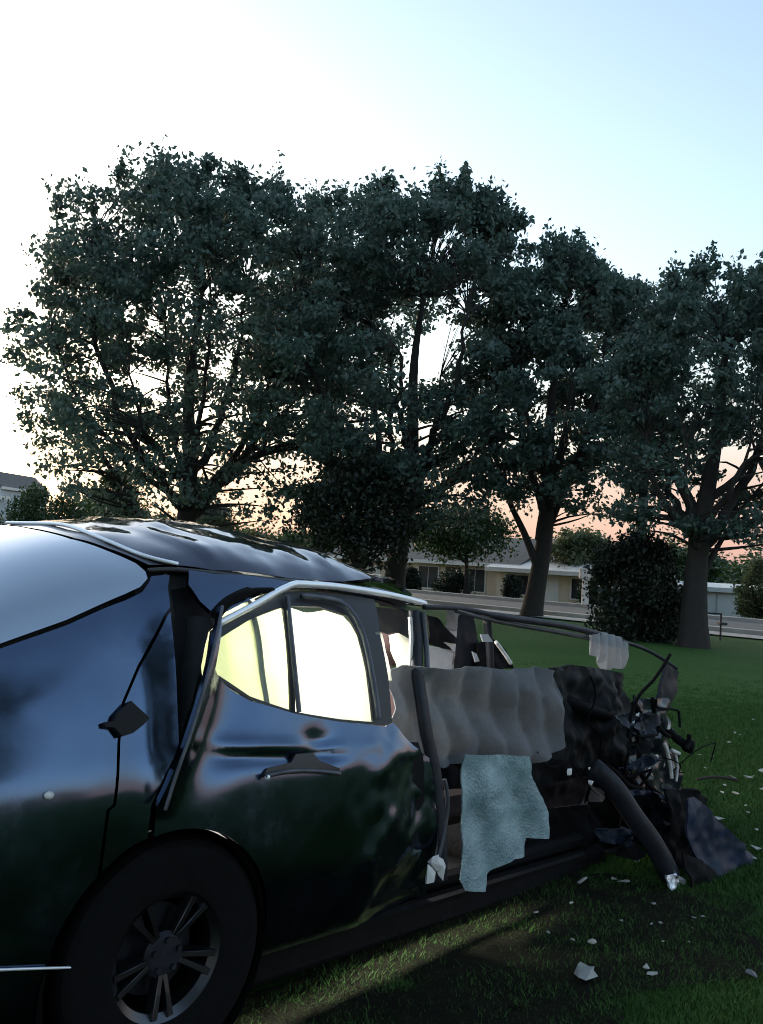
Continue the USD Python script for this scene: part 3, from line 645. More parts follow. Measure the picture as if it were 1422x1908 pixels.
rod('beam_flange', [(1128, 1432), (1170, 1482), (1205, 1540), (1236, 1590), (1262, 1636)], [-0.9, -0.97, -1.04, -1.10, -1.16], 0.010, 'bare_metal')
for k, pts in enumerate([[(1244, 1632), (1262, 1630), (1270, 1660), (1252, 1668)], [(1264, 1632), (1274, 1636), (1282, 1650), (1270, 1648)], [(1268, 1662), (1280, 1666), (1276, 1676), (1264, 1672)]]):
    sheet('beam_end', pts, -1.16, 'chrome', 0.02, 30, 0.01, 0.012, seed=50 + k)
sheet('fender_liner', [(1240, 1470), (1290, 1470), (1322, 1500), (1352, 1550), (1392, 1585), (1404, 1630), (1394, 1668), (1340, 1690), (1280, 1690), (1256, 1660), (1240, 1580)], -1.02, 'plastic_black', 0.10, 3.4, 0.012, 0.02, 0.1, seed=64)
sheet('bent_fender', [(1282, 1490), (1300, 1486), (1322, 1512), (1340, 1540), (1366, 1572), (1390, 1594), (1396, 1636), (1372, 1662), (1340, 1672), (1300, 1668), (1300, 1610), (1282, 1560)], -1.17, 'paint_scuffed', 0.12, 2.6, 0.012, 0.018, 0.25, seed=61)
sheet('crushed_corner', [(1262, 1500), (1310, 1505), (1350, 1552), (1394, 1590), (1406, 1634), (1392, 1672), (1330, 1692), (1272, 1684), (1250, 1620)], -0.94, 'dark_metal', 0.16, 3.0, 0.1, 0.02, 0.1, seed=68)
sheet('torn_bumper', [(1272, 1590), (1300, 1600), (1340, 1650), (1376, 1664), (1360, 1692), (1300, 1694), (1282, 1680), (1276, 1640)], -1.18, 'plastic_black', 0.07, 4.0, 0.012, 0.018, 0.3, seed=66)
sheet('bulkhead', [(960, 1430), (1140, 1430), (1200, 1500), (1230, 1640), (1180, 1668), (1000, 1650), (940, 1560)], -0.1, 'seat_red', 0.06, 4.0, seed=71)
sheet('front_floor', [(940, 1540), (1060, 1500), (1180, 1490), (1250, 1540), (1270, 1640), (1250, 1668), (1160, 1676), (1060, 1668), (960, 1672), (900, 1660)], -0.62, 'plastic_black', 0.10, 4.0, 0.01, 0.03, 0.0, 73)
sheet('engine_block', [(1130, 1440), (1220, 1430), (1290, 1490), (1330, 1560), (1310, 1640), (1240, 1670), (1150, 1640), (1110, 1540)], -0.45, 'dark_metal', 0.12, 4.5, 0.12, 0.025, 0.0, 74)
rg = np.random.default_rng(77)
for k in range(8):
    a = np.array([rg.uniform(1165, 1270), rg.uniform(1300, 1560)]); pts = [a]
    for _ in range(3): pts.append(pts[-1] + rg.normal(size=2) * [26, 34])
    rod('wiring', [tuple(q) for q in pts], list(-0.90 - rg.uniform(0, 0.12, 4)), rg.uniform(0.003, 0.009), 'rubber')
for k in range(12):
    cx_, cy_ = rg.uniform(1160, 1300), rg.uniform(1330, 1600); a0 = rg.uniform(0, 6.3, 1); q = np.sort(rg.uniform(0, 2 * np.pi, 7))
    rr_ = rg.uniform(14, 42, 7)
    sheet('torn_metal', [(cx_ + r_ * math.cos(a_), cy_ + r_ * math.sin(a_) * 0.8) for r_, a_ in zip(rr_, q)], -0.84 - rg.uniform(0, 0.12), ('primer_dark', 'plastic_black', 'dark_metal', 'paint_scuffed')[k % 4], 0.07, 9.0, 0.006, 0.014, rg.uniform(-0.5, 0.6), 300 + k)
sheet('underbody', [(820, 1440), (1000, 1430), (1180, 1500), (1240, 1600), (1240, 1672), (1100, 1690), (830, 1690)], 0.25, 'plastic_black', 0.05, 3.0, seed=75)
# pale shattered sheet hanging from the door opening, and the door jamb beside it
tl = [(200, 60), (430, 60), (445, 150), (462, 205), (505, 290), (490, 392), (420, 395), (408, 470), (345, 473), (262, 540), (215, 602), (140, 602), (128, 560), (150, 400), (175, 250)]
sheet('shattered_sheet', [(780 + .4515 * a, 1380 + .4515 * b) for a, b in tl], -0.86, 'teal_sheet', 0.035, 4.0, 0.006, 0.014, 0.10, seed=81, rip=lambda v: 0.02 * np.sin(v[:, 0] * 22 + v[:, 2] * 9))
rod('door_jamb', [(828, 1452), (834, 1500), (826, 1560), (816, 1600)], -0.90, 0.009, 'bare_metal')
for k, (px, py) in enumerate([(804, 1632), (818, 1618), (812, 1606)]):
    rg = np.random.default_rng(130 + k); b = trimesh.convex.convex_hull(rg.normal(size=(14, 3)) * [.018, .01, .02]); b.apply_translation(on_car(px, py, -0.95)); part('broken_chip', b, 'pale_plastic', False)
# ---- BACKGROUND
plain('bark', (0.016, 0.014, 0.012), 0.95, 0, 0.4, 9.0, 0.8, 30.0)
def leafmat(name, a, b, c):
    mat(name, {'g': ('geometry', {}), 'r': ('rgb_ramp', {'ramp': [(0.0, a), (0.5, b), (1.0, c)]}),
               'tc': ('texture_coordinate', {}), 'n': ('noise_texture', {'scale': 0.55, 'detail': 3.0}), 'hs': ('hsv', {}), 'mv': ('math', {'math_type': 'multiply_add', 'value2': 1.2, 'value3': 0.4}),
               'd': ('principled_bsdf', {'roughness': 0.42, 'specular_ior_level': 0.6}), 't': ('translucent_bsdf', {}), 'x': ('mix_closure', {'fac': 0.38})},
        [('g.random_per_island', 'r.fac'), ('tc.object', 'n.vector'), ('n.fac', 'mv.value1'), ('mv.value', 'hs.value'), ('r.color', 'hs.color'), ('hs.color', 'd.base_color'), ('hs.color', 't.color'), ('d.BSDF', 'x.closure1'), ('t.BSDF', 'x.closure2')], surface='x.closure')
leafmat('leaf_maple', (0.06, 0.105, 0.085), (0.085, 0.14, 0.105), (0.115, 0.16, 0.10))
leafmat('leaf_green', (0.028, 0.055, 0.016), (0.045, 0.08, 0.02), (0.075, 0.11, 0.028))
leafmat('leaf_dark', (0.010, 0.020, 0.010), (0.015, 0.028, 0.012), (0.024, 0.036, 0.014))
leafmat('leaf_olive', (0.08, 0.10, 0.04), (0.11, 0.125, 0.05), (0.15, 0.155, 0.065))

def leaves(centers, n, spread, size, g, flat=0.6, droop=0.5, weight=None, spiky=0.0):
    """n small folded leaves scattered round clump centres."""
    k = g.integers(0, len(centers), n) if weight is None else g.choice(len(centers), n, p=weight / weight.sum())
    sp = np.asarray(spread) if np.ndim(spread) else np.full(len(centers), spread)
    off = g.normal(size=(n, 3)); off *= (np.minimum(np.abs(g.normal(size=(n, 1))), 1.7) * 0.5 + 0.35) / (np.linalg.norm(off, axis=1, keepdims=True) + 1e-9) * 1.15
    up = g.random(len(centers)) < spiky * np.clip((centers[:, 2] - np.median(centers[:, 2])) * 0.5, 0, 1)
    sx_, sz_ = np.where(up, 0.5, 1.0), np.where(up, 1.5, flat)
    c = centers[k] + off * sp[k][:, None] * np.stack([sx_, sx_, sz_], 1)[k]
    s = size * g.uniform(0.6, 1.35, n)
    d = g.normal(size=(n, 3)); d[:, 2] -= droop; d /= np.linalg.norm(d, axis=1, keepdims=True)
    u = np.cross(d, g.normal(size=(n, 3))); u /= np.linalg.norm(u, axis=1, keepdims=True)
    w = np.cross(d, u)
    a = c - d * s[:, None] * 0.5; b = c + d * s[:, None] * 0.62
    l = c + u * s[:, None] * 0.33 + w * s[:, None] * 0.10; r = c - u * s[:, None] * 0.33 + w * s[:, None] * 0.10
    V = np.stack([a, l, b, r], 1).reshape(-1, 3)
    i = np.arange(n) * 4
    F_ = np.vstack([np.stack([i, i + 2, i + 1], 1), np.stack([i, i + 3, i + 2], 1)])
    return trimesh.Trimesh(V, F_, process=False)

def make_tree(name, label, base, height, crown_lo, half, trunk_r, seed, n_leaf, n_clump=260, size=0.20, leaf='leaf_maple', group=None, shape=None, lean=(0, 0), catg='tree', gap=0.42, limbs=9, split=0.2, spread=0.55, extra=None, rz=0.0):
    """Tapered trunk, curved limbs to foliage clumps inside an uneven crown, and the leaves. Crown from crown_lo to height (metres)."""
    g = np.random.default_rng(seed)
    t = thing(name, label, catg, base, rz, group)
    H = height - crown_lo
    shape = shape or (lambda h: np.sqrt(np.clip(1 - ((h - 0.42) / (0.60 if h > 0.42 else 0.52)) ** 2, 0, 1)))
    axis = lambda z: np.array([lean[0] * z / height + 0.10 * math.sin(z * 0.9 + seed), lean[1] * z / height + 0.10 * math.cos(z * 0.7 + seed), z])
    pts, tries = [], 0
    while len(pts) < n_clump and tries < 40000:
        tries += 1
        h = g.uniform(0.0, 1.0); r = g.uniform(0.15, 1) ** 0.5; a = g.uniform(0, 2 * np.pi)
        lob = 0.80 + 0.36 * meshkit.noise(np.array([math.cos(a) * 1.7 + seed, math.sin(a) * 1.7, h * 4.2]), seed)
        R = half * shape(h) * lob
        p = axis(crown_lo + h * H * (0.94 + 0.1 * lob * 0.6)) + np.array([math.cos(a) * r * R, math.sin(a) * r * R, 0])
        if meshkit.noise(p * 0.95 + seed * 3.1, seed + 5) < gap and g.random() < 0.9: continue
        if catg == 'tree' and g.random() > 0.58 + 0.8 * h: continue
        pts.append(p)
    C = np.array(pts)
    nn = np.sort(np.linalg.norm(C[:, None] - C[None], axis=2), axis=1)[:, 1:5].mean(1)
    C = C[nn < np.quantile(nn, 0.95)]
    wood = []
    zs = np.linspace(-0.15, crown_lo + H * 0.72, 22)
    flare = 1 + 0.4 * np.exp(-np.clip(zs, 0, None) / 0.3)
    wood.append(tube([axis(z) for z in zs], trunk_r * flare * np.clip(1 - 0.93 * np.clip(zs - 0.3 * crown_lo, 0, None) / (crown_lo + H * 0.74), 0.05, 1), 10))
    nodes = [np.array([*axis(z), trunk_r * max(0.12, 1 - z / (crown_lo + H * 0.8))]) for z in np.linspace(crown_lo * 0.9, crown_lo + H * 0.68, 14)]
    for k in range(limbs):
        a = 2 * np.pi * (k + g.uniform(-0.3, 0.3)) / limbs; z0 = crown_lo * g.uniform(0.72, 1.0) + H * split * g.random()
        h1 = g.uniform(0.30, 0.78); R = half * shape(h1) * g.uniform(0.5, 0.8)
        p0 = axis(z0); p2 = axis(crown_lo + h1 * H) + np.array([math.cos(a) * R, math.sin(a) * R, 0])
        p1 = p0 * 0.5 + p2 * 0.5 + np.array([math.cos(a), math.sin(a), -0.15]) * R * 0.22
        q = spline([p0, p1, p2], 14) + np.r_[np.zeros((1, 3)), g.normal(size=(13, 3)) * 0.05 * half * 0.2]
        r0 = trunk_r * g.uniform(0.32, 0.5); rr = r0 * np.linspace(1, 0.22, 14)
        wood.append(tube(q, rr, 7))
        nodes += [np.array([*q[i], rr[i]]) for i in range(2, 14)]
    if extra is not None:
        for pl, r0 in extra:
            q = spline(pl, 14); rr = r0 * np.linspace(1, 0.35, 14); wood.append(tube(q, rr, 8)); nodes += [np.array([*q[i], rr[i]]) for i in range(5, 14)]
    N = np.array(nodes)
    for p in C:
        dz = p[2] - N[:, 2]
        cost = np.linalg.norm(N[:, :3] - p, axis=1) + np.where(dz < 0.1, 1.5, 0)
        i = np.argmin(cost); o = N[i, :3]; L = np.linalg.norm(p - o)
        mid = (o + p) / 2 + g.normal(size=3) * 0.08 * L + np.array([0, 0, 0.08 * L])
        wood.append(tube(spline([o, mid, p], 6), np.linspace(min(N[i, 3] * 0.6, 0.02 + 0.014 * L), 0.006, 6), 4, caps=False))
    obj('trunk', cat(wood), 'bark', t, 40)
    sp = spread * g.uniform(0.6, 1.4, len(C)) * half / 4.5
    obj('crown', leaves(C, n_leaf, sp, size, g, spiky=0.4, weight=0.35 + 0.65 * np.clip((C[:, 2] - crown_lo) / H * 1.5, 0, 1)), leaf, t)
    return t

def bush(name, label, base, rx, h, seed, n, size, leaf, catg='shrub', group=None, power=0.5, lo=0.0, rz=0):
    g = np.random.default_rng(seed)
    t = thing(name, label, catg, base, rz, group)
    C = []
    for _ in range(90):
        u = g.random() ** 0.8; a = g.uniform(0, 2 * np.pi); zz = lo + (h - lo) * u
        k = math.sin(math.pi * min(1, 0.12 + 0.88 * u)) ** power if u > 0.0 else 1
        R = rx * max(k, 0.12) * math.sqrt(g.uniform(0.15, 1)) * (0.8 + 0.4 * meshkit.noise(np.array([a, zz, seed * 1.0]), seed))
        C.append([math.cos(a) * R * 0.86, math.sin(a) * R * 0.86, zz])
    C = np.array(C)
    stems = []
    for p in C[::2]:
        b = p * [0.12, 0.12, 0]; b[2] = -0.05
        stems.append(tube(spline([b, (b + p) / 2 + [0, 0, 0.15 * h], p], 6), np.linspace(0.012 * h, 0.004 * h, 6), 5, caps=False))
    obj('stem', cat(stems), 'bark', t, 40)
    obj('foliage', leaves(C, n, rx * 0.26, size, g, flat=0.9), leaf, t)
    return t

def gpos(px, dist):
    """Ground position straight below a picture column at a forward distance."""
    p = at_dist(px, 1030 + 0.0524 * (px - 711), dist); return np.array([p[0], p[1], float(gz(p[0], p[1]))])

t1 = gpos(338, 30.0)
BIG = make_tree('maple_tree', 'largest broad maple tree at the left, behind the car roof', t1, 13.5, 2.3, 5.7, 0.36, 11, 64000, 680, 0.165, gap=0.50, spread=0.40, lean=(0.1, 0), group=None, limbs=11, shape=lambda h: np.clip(1 - abs((h - 0.5) / (0.52 if h > 0.5 else 0.56)) ** 2.8, 0, 1) ** 0.42,
          extra=[([(0.1, 0.1, 0.1), (-0.8, 0.0, 1.2), (-2.0, 0.1, 3.2), (-3.2, 0.3, 4.8)], 0.15), ([(0.1, 0, 1.2), (0.5, 0, 3), (1.6, 0.1, 4.6), (2.6, 0, 6.5)], 0.16)])
t2 = gpos(742, 28.0)
make_tree('maple_tree', 'tall rounded maple tree in the middle, left of the trunk at the kerb', t2 , 12.9, 2.5, 4.9, 0.33, 23, 50000, 540, 0.165, gap=0.515, spread=0.42, lean=(0.5, 0), limbs=10)
t3 = gpos(1000, 26.2)
make_tree('maple_tree', 'maple tree with a pointed top and a bare forked trunk beside the kerb', t3, 10.9, 2.9, 3.6, 0.27, 37, 36000, 430, 0.152, leaf='leaf_maple', gap=0.51, spread=0.43, lean=(0.55, 0), limbs=9,
          shape=lambda h: np.clip(1 - abs(h - 0.36) / (0.66 if h > 0.36 else 0.5), 0, 1) ** 0.62,
          extra=[([(0, 0, 1.5), (-0.35, 0, 2.3), (-0.9, 0.1, 3.4), (-1.3, 0.1, 4.6)], 0.12), ([(0.05, 0, 2.2), (0.2, 0, 3.5), (0.7, 0.1, 5), (0.9, 0.1, 6.5)], 0.13)])
t4 = gpos(1296, 18.9)
make_tree('maple_tree', 'nearest maple tree, at the right edge beside the dark shrub', t4, 8.0, 2.2, 2.75, 0.27, 41, 32000, 360, 0.115, gap=0.51, spread=0.44, lean=(0.55, 0), limbs=9,
          extra=[([(0.1, 0, 1.3), (0.4, 0, 2.0), (0.8, 0, 2.7), (1.5, 0.1, 3.6)], 0.07)])
make_tree('maple_tree', 'maple tree cut off by the right edge, behind the nearest maple', gpos(1545, 22.5), 9.2, 2.3, 3.0, 0.26, 53, 20000, 260, 0.13, spread=0.6, limbs=8)
make_tree('maple_tree', 'maple tree filling the gap between the two tallest ones, farther back', gpos(600, 38.0), 16.2, 8.0, 4.4, 0.2, 59, 12000, 220, 0.2, limbs=6)
make_tree('maple_tree', 'maple tree farther back showing between the pointed one and the nearest one', gpos(1190, 29.0), 10.6, 5.2, 3.4, 0.2, 61, 13000, 220, 0.16, limbs=8)
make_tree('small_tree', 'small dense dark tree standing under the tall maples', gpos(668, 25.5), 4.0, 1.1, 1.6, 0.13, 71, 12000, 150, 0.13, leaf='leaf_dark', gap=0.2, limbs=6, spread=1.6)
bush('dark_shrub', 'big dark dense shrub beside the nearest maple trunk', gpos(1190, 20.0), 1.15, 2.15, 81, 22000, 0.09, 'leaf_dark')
make_tree('small_tree', 'olive green small tree across the road in front of the houses', gpos(868, 42.0), 3.7, 1.75, 2.3, 0.12, 83, 9000, 90, 0.16, leaf='leaf_green', gap=0.25, limbs=6, spread=1.5)
make_tree('small_tree', 'pale olive small tree across the road, right of the kerb trunk', gpos(1075, 44.0), 3.6, 1.9, 1.6, 0.11, 87, 7000, 80, 0.2, leaf='leaf_olive', gap=0.25, limbs=6, spread=1.4)
bush('round_bush', 'tall rounded bush behind the car roof at the left', gpos(212, 42.0), 1.45, 4.6, 91, 14000, 0.14, 'leaf_green')
bush('round_bush', 'low olive bush right of the broad maple trunk', gpos(402, 40.0), 1.3, 3.1, 93, 9000, 0.13, 'leaf_olive')
bush('round_bush', 'yellow green bush at the right edge across the road', gpos(1418, 36.0), 0.9, 2.4, 95, 9000, 0.1, 'leaf_olive')
for k, (px, d, rx, h, lf, lb) in enumerate([
        (60, 58, 2.2, 4.4, 'leaf_green', 'wide green bush right beside the grey gabled house'), (118, 60, 2.3, 3.9, 'leaf_green', 'dull green bush between the grey house and the tall rounded bush'),
        (160, 64, 2.0, 4.3, 'leaf_green', 'green bush just left of the tall rounded bush'), (300, 58, 2.6, 2.9, 'leaf_olive', 'low wide bush behind the broad maple trunk'),
        (480, 56, 2.4, 2.6, 'leaf_olive', 'low olive bush left of the small dark tree'), (540, 58, 2.2, 2.9, 'leaf_green', 'green bush partly hidden by the small dark tree')]):
    bush('far_bush', lb, gpos(px, d), rx, h, 200 + k, 5000, 0.2, lf, group='bushes far behind the row of maples')
for k, (px, d, rx, h, lb) in enumerate([(768, 43, 0.6, 0.95, 'leftmost low dark bush by the house fronts'), (850, 43, 1.0, 0.95, 'long low dark bush under the olive green small tree'), (958, 41, 0.5, 1.0, 'round dark bush left of the kerb trunk'), (1112, 37, 0.9, 1.0, 'dark bush next to the white post across the road')]):
    bush('low_bush', lb, gpos(px, d), rx, h, 230 + k, 3000, 0.11, 'leaf_dark', group='low dark bushes along the house fronts')

# houses across the road
plain('wall_tan', (0.55, 0.43, 0.32), 0.9, 0, 0.08, 3.0)
plain('wall_cream', (0.6, 0.49, 0.37), 0.9, 0, 0.08, 3.0)
plain('wall_grey', (0.42, 0.44, 0.45), 0.9, 0, 0.08, 3.0)
plain('wall_white', (0.6, 0.57, 0.53), 0.8, 0, 0.05, 3.0)
plain('roof_shingle', (0.09, 0.085, 0.08), 0.95, 0, 0.3, 5.0, 0.3, 12.0)
plain('window_far', (0.02, 0.022, 0.025), 0.1, 0, 0.1)
def house(name, label, px, dist, rot, L, W_, eave, ridge, wall, wins, doors, roofm='roof_shingle', base_off=0.0, fas='wall_white', o=0.4):
    p = gpos(px, dist); p[2] -= 0.1 - base_off
    t = thing(name, label, 'house', p, rot)
    obj('wall', box((-L / 2, -W_ / 2, 0), (L / 2, W_ / 2, eave)), wall, t)
    for s in (-1, 1):
        gb = trimesh.Trimesh([[s * L / 2, -W_ / 2, eave], [s * L / 2, W_ / 2, eave], [s * L / 2, 0, ridge - 0.12], [s * (L / 2 - 0.1), -W_ / 2, eave], [s * (L / 2 - 0.1), W_ / 2, eave], [s * (L / 2 - 0.1), 0, ridge - 0.12]],
                             [[0, 1, 2], [3, 5, 4], [0, 2, 5], [0, 5, 3], [1, 4, 5], [1, 5, 2]], process=False)
        obj('gable', gb, wall, t)
    dz = (ridge - eave) / (W_ / 2) * o
    for s in (-1, 1):
        a = np.array([[-L / 2 - o, s * (W_ / 2 + o), eave - dz], [L / 2 + o, s * (W_ / 2 + o), eave - dz], [L / 2 + o, 0, ridge], [-L / 2 - o, 0, ridge]])
        m = trimesh.convex.convex_hull(np.vstack([a, a + [0, 0, 0.14]])); obj('roof', m, roofm, t)
        obj('fascia', box((-L / 2 - o, s * (W_ / 2 + o) - 0.03 + s * 0.035, eave - dz - 0.06), (L / 2 + o, s * (W_ / 2 + o) + 0.03 + s * 0.035, eave - dz + 0.13)), fas, t)
    for (x, z, w, h) in wins:
        fr_ = obj('window', box((x - w / 2 - 0.07, -W_ / 2 - 0.05, z - 0.07), (x + w / 2 + 0.07, -W_ / 2 + 0.02, z + h + 0.07)), 'wall_white', t)
        n = 2 if w > 0.9 else 1
        for q in range(n):
            x0 = x - w / 2 + q * w / n
            obj('pane', box((x0 + 0.02, -W_ / 2 - 0.058, z), (x0 + w / n - 0.02, -W_ / 2 - 0.03, z + h)), 'window_far', fr_)
    for (x, w, h, m) in doors:
        obj('door', box((x - w / 2, -W_ / 2 - 0.04, 0), (x + w / 2, -W_ / 2 + 0.02, h)), m, t)
    return t
RR = math.radians(-41)
house('house', 'tan house across the road, left of the others, behind the small tree', 790, 54, RR, 8, 7, 2.5, 3.9, 'wall_tan', [(-2.6, 0.9, 1.6, 1.1), (0.9, 0.9, 1.6, 1.1)], [(-0.8, 0.95, 2.05, 'wall_white')])
house('house', 'cream house across the road just left of the kerb trunk', 925, 49, RR, 6.5, 6, 2.4, 3.6, 'wall_cream', [(-2.2, 0.9, 1.3, 1.1), (0.8, 0.9, 1.2, 1.1)], [(2.3, 1.6, 2.1, 'wall_tan'), (-0.6, 0.95, 2.05, 'window_far')])
house('house', 'white trimmed low house between the kerb trunk and the dark shrub', 1085, 45, RR, 6, 6, 2.1, 2.9, 'wall_cream', [(-1.8, 0.9, 1.3, 0.9), (1.8, 0.9, 1.3, 0.9)], [(0, 0.95, 2.0, 'wall_white')], 'wall_white')
house('house', 'low grey house with a white roof edge at the right edge across the road', 1360, 41, RR * 0.5, 7, 3.6, 1.75, 1.9, 'wall_grey', [(-2.2, 0.7, 1.1, 0.6), (2.0, 0.7, 1.1, 0.6)], [(0, 0.95, 1.6, 'wall_grey')], 'wall_white', fas='wall_grey', o=0.15)
gh = house('house', 'small grey gabled house at the far left above the car roof', 14, 66, math.radians(80), 6, 2.3, 4.9, 5.9, 'wall_grey', [(-1.2, 1.2, 0.9, 1.1), (1.5, 2.6, 0.8, 1.0)], [], 'roof_shingle', o=0.12)
obj('attic_window', box((-3.06, -0.3, 4.2), (-2.98, 0.15, 5.0)), 'window_far', gh); obj('awning', box((-3.4, -1.9, 4.0), (-2.9, -0.2, 4.25)), 'wall_white', gh)
# treeline on the horizon
for k in range(26):
    a = -0.62 + 1.24 * k / 25; d = 105 + 14 * math.sin(k * 2.3); x, y = d * math.sin(a), d * math.cos(a)
    lb = 'dull green tree of the far line along the horizon'
    if k == 0:
        far0 = make_tree('far_tree', lb, (x, y, float(gz(x, y))), 8.2, 1.0, 4.8, 0.25, 301, 5000, 110, 0.55, leaf='leaf_green', gap=0.2, limbs=5, spread=1.7, group='far trees along the horizon')
    else:
        copy_of(far0, lb, (x, y, float(gz(x, y))), k * 1.3, (1.0, 1.0, 0.42 + 0.3 * ((k * 7) % 5) / 5), 'far trees along the horizon')

for k, (x, y, z) in enumerate([(-26, -14, 0.8), (-15, -26, 0.85), (-3, -28, 0.75), (9, -28, 0.85), (21, -26, 0.6), (34, -16, 0.6), (-31, -2, 0.8)]):
    copy_of(far0, 'dark tree behind the viewer, mirrored in the car paint', (x, y, 0), k * 2.1, (0.9, 0.9, z), 'trees behind the viewer')

copy_of(BIG, 'added unseen maple tree close behind the viewer, shading the near grass', (4.6, -6.6, 0), 2.0, (1, 1, 0.95), None)  # out-of-view tree added to darken the near grass and paint reflections

# posts and signs across the lawn
plain('post_dark', (0.02, 0.02, 0.022), 0.6)
def white_post(name, label, px, dist, h, w, catg):
    t = thing(name, label, catg, gpos(px, dist), 0.2)
    obj('post', box((-w * 0.25, -0.05, -0.1), (w * 0.25, 0.05, h * 0.72), 0.01), 'wall_white', t)
    obj('top', box((-w / 2, -0.09, h * 0.72), (w / 2, 0.09, h), 0.03), 'wall_white', t)
white_post('mailbox', 'white mailbox post showing above the bent roof rail', 1128, 21.0, 1.15, 0.24, 'mailbox')
white_post('road_post', 'white post beside the road, right of the kerb trunk', 1093, 33.0, 1.45, 0.5, 'post')
t = thing('swing_frame', 'thin dark metal frame standing on the lawn right of the nearest maple', 'frame', gpos(1347, 21.0), 0.0)
obj('upright', tube([(0, 0, -0.1), (0, 0, 0.62)], 0.022, 8), 'post_dark', t)
obj('upright', tube([(-0.62, 0.3, -0.1), (-0.62, 0.3, 0.62)], 0.022, 8), 'post_dark', t)
obj('crossbar', tube([(-0.64, 0.3, 0.61), (0.02, 0, 0.61)], 0.018, 8), 'post_dark', t)
obj('seat', box((-0.05, -0.1, 0.36), (0.12, 0.1, 0.42), 0.01), 'post_dark', t)

# ------------------------------------------------------------------ debris on the lawn
plain('chip_white', (0.32, 0.32, 0.29), 0.6, 0, 0.2, 20.0)
GL = 'small pale chips scattered over the grass around the wreck'
def chip(px, py, r, label=None, name='pale_chip', seed=0, m='chip_white', catg='debris', stretch=(1.3, 0.8, 0.35)):
    p = on_ground(px, py, 0.045); g = np.random.default_rng(900 + seed)
    b = trimesh.convex.convex_hull(g.normal(size=(16, 3)) * r * np.array(stretch) * 0.46)
    b.apply_transform(trimesh.transformations.rotation_matrix(g.uniform(0, 6.3), [0, 0, 1]))
    b.apply_translation([p[0], p[1], p[2] + r * 0.1 + float(gz(p[0], p[1]))])
    obj(name, b, m, None, False, label or 'small pale chip lying on the grass near the crushed front', catg, None if label else GL)
chip(1089, 1815, 0.055, 'largest pale chunk on the dark grass in the foreground', seed=1)
chip(1105, 1806, 0.022, 'pale crumb touching the largest chunk in the foreground', seed=2)
chip(1101, 1756, 0.024, 'pale chip on the grass just above the largest chunk', seed=3)
chip(1204, 1803, 0.02, 'upper one of two pale slivers right of the largest chunk', seed=4)
chip(1215, 1816, 0.02, 'lower one of two pale slivers right of the largest chunk', seed=5)
chip(1402, 1816, 0.03, 'dull piece on the grass at the right edge, low in the foreground', seed=6, m='bare_metal')
chip(1083, 1643, 0.04, 'tan splinter lying under the crushed front', seed=7, stretch=(2.0, 0.5, 0.3))
CH = np.random.default_rng(12)
for k, (px, py, r) in enumerate([(CH.uniform(1290, 1422), CH.uniform(1340, 1600), CH.uniform(.008, .018)) for _ in range(14)] + [(CH.uniform(960, 1330), CH.uniform(1660, 1760), CH.uniform(.006, .014)) for _ in range(12)] + [(1144, 1637, .018), (1168, 1642, .028), (1218, 1684, .016), (1189, 1603, .02), (1357, 1384, .03), (1370, 1366, .026), (1394, 1448, .036), (1418, 1436, .05), (1362, 1447, .022), (1372, 1477, .032), (1338, 1525, .035), (1412, 1580, .035), (1404, 1598, .02), (1347, 1476, .02), (1420, 1470, .026), (1390, 1500, .016), (1328, 1410, .018), (1410, 1545, .02)]):
    chip(px, py, r, seed=20 + k)
plain('twig_dark', (0.02, 0.016, 0.012), 0.9)
p = on_ground(1340, 1455, 0.05); obj('twig', tube(spline([p + [-0.16, 0, 0], p + [0, 0.03, 0.02], p + [0.14, 0.0, 0.01]], 8), 0.012, 6), 'twig_dark', None, True, 'dark twig lying on the grass among the chips', 'twig')

# churned earth round the wreck, partly painted foreground shade; and the lawn's grass
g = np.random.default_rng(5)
def shade_soil(label, c, rx, ry, rot, seed):
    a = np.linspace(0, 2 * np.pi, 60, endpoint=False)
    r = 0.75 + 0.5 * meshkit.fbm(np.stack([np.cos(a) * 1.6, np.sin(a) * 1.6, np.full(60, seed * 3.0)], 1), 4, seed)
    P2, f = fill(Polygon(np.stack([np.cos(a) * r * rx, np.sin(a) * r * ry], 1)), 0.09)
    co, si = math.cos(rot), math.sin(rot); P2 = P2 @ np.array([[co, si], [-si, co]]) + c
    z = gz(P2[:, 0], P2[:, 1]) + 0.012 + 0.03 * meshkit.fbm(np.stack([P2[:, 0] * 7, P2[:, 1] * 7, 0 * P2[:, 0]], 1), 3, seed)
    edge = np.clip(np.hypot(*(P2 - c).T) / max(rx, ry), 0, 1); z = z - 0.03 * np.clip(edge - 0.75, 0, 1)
    obj('churned_shade_soil', trimesh.Trimesh(np.c_[P2, z], f, process=False), 'shade_soil', smooth=True, kind='structure')
SHADE_SOIL = [(0.1, 3.05, 1.2, 0.5, 0.75, 1), (0.95, 4.0, 1.0, 0.6, 0.5, 2), (0.5, 2.45, 0.6, 0.4, 0.2, 3)]
for q in SHADE_SOIL: shade_soil('', np.array(q[:2]), *q[2:])
plain('grass_blade', (0.042, 0.10, 0.019), 0.75, 0, 0.35, 3.0, spec=0.2)
blades = []
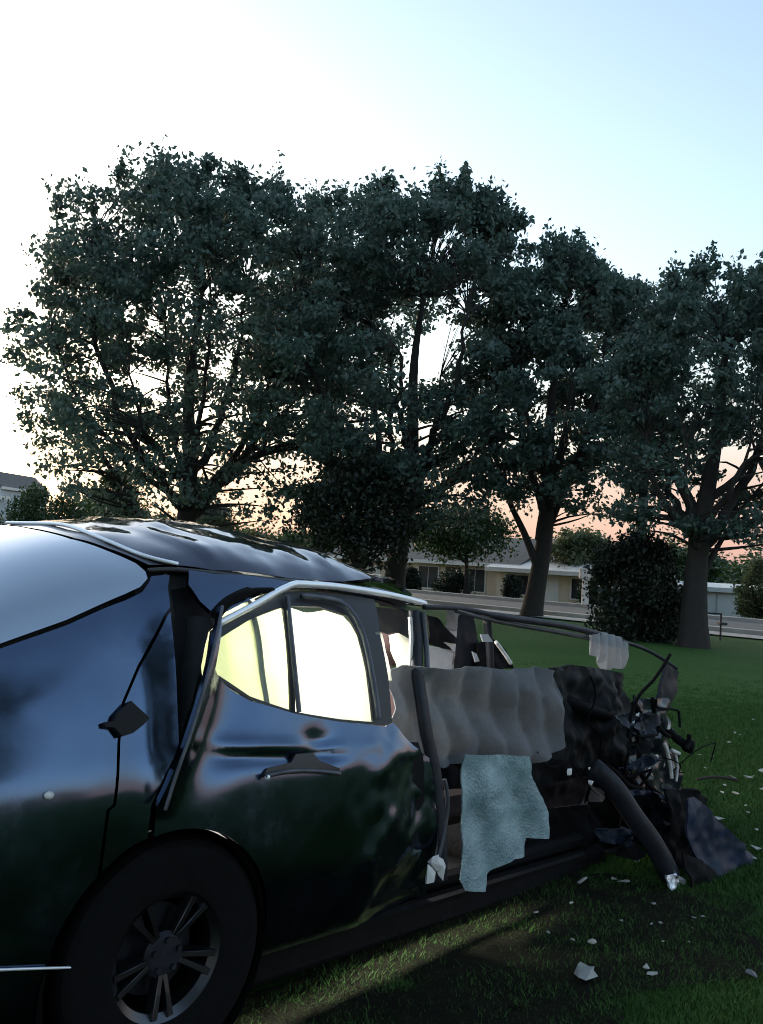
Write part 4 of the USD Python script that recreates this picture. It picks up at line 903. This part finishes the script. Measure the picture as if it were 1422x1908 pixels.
def tuft(seed):
    g = np.random.default_rng(seed); V, F_ = [], []
    for _ in range(16):
        b = np.array([*g.normal(size=2) * 0.03, 0]); a = g.uniform(0, 6.3); h = g.uniform(0.014, 0.042); w = g.uniform(0.0014, 0.0026)
        d = np.array([math.cos(a), math.sin(a), 0]); s = np.array([-d[1], d[0], 0]) * w; l = g.uniform(0.2, 0.9) * h
        i = len(V); V += [b - s, b + s, b + d * l * 0.35 + [0, 0, h * 0.65] + s * 0.7, b + d * l * 0.35 + [0, 0, h * 0.65] - s * 0.7, b + d * l + [0, 0, h]]
        F_ += [[i, i + 1, i + 2], [i, i + 2, i + 3], [i + 3, i + 2, i + 4]]
    return trimesh.Trimesh(np.array(V), np.array(F_), process=False)
gi = UsdGeom.PointInstancer.Define(stage, '/World/grass')
protos = []
for k in range(4):
    m = usdkit.mesh(stage, f'/World/grass/tuft_{k + 1:03d}', tuft(40 + k), M['grass_blade']); protos.append(m.GetPath())
N_ = 130000
yy = 1.2 + 14.0 * g.random(N_ * 3) ** 1.25; xx = g.uniform(-0.55, 0.62, N_ * 3) * (yy + 0.9)
keep = (meshkit.noise(np.stack([xx * 1.3, yy * 1.3, 0 * xx], 1), 3) > 0.12)
for (cx, cy, rx, ry, rot, sd) in SHADE_SOIL:
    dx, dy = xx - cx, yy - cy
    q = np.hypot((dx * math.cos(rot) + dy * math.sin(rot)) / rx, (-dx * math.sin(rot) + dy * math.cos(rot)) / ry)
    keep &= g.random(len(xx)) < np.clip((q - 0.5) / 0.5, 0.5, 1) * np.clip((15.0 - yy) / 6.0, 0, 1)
c = w2c(np.stack([xx, yy, 0 * xx], 1)); keep &= ~((c[:, 0] > -1.0) & (c[:, 0] < 2.7) & (np.abs(c[:, 1]) < 0.75))
xx, yy = xx[keep][:N_], yy[keep][:N_]
gi.CreatePrototypesRel().SetTargets(protos)
gi.CreateProtoIndicesAttr(Vt.IntArray.FromNumpy(g.integers(0, 4, len(xx)).astype(np.int32)))
gi.CreatePositionsAttr(Vt.Vec3fArray.FromNumpy(np.stack([xx, yy, gz(xx, yy) - 0.004], 1).astype(np.float32)))
aa = g.uniform(0, 2 * np.pi, len(xx)); sc = g.uniform(0.7, 1.35, len(xx))
gi.CreateOrientationsAttr(Vt.QuathArray([Gf.Quath(float(math.cos(q / 2)), 0, 0, float(math.sin(q / 2))) for q in aa]))
gi.CreateScalesAttr(Vt.Vec3fArray.FromNumpy(np.stack([sc, sc, sc], 1).astype(np.float32)))
tag(gi.GetPrim(), 'short green lawn grass around the wreck', 'grass', kind='stuff')
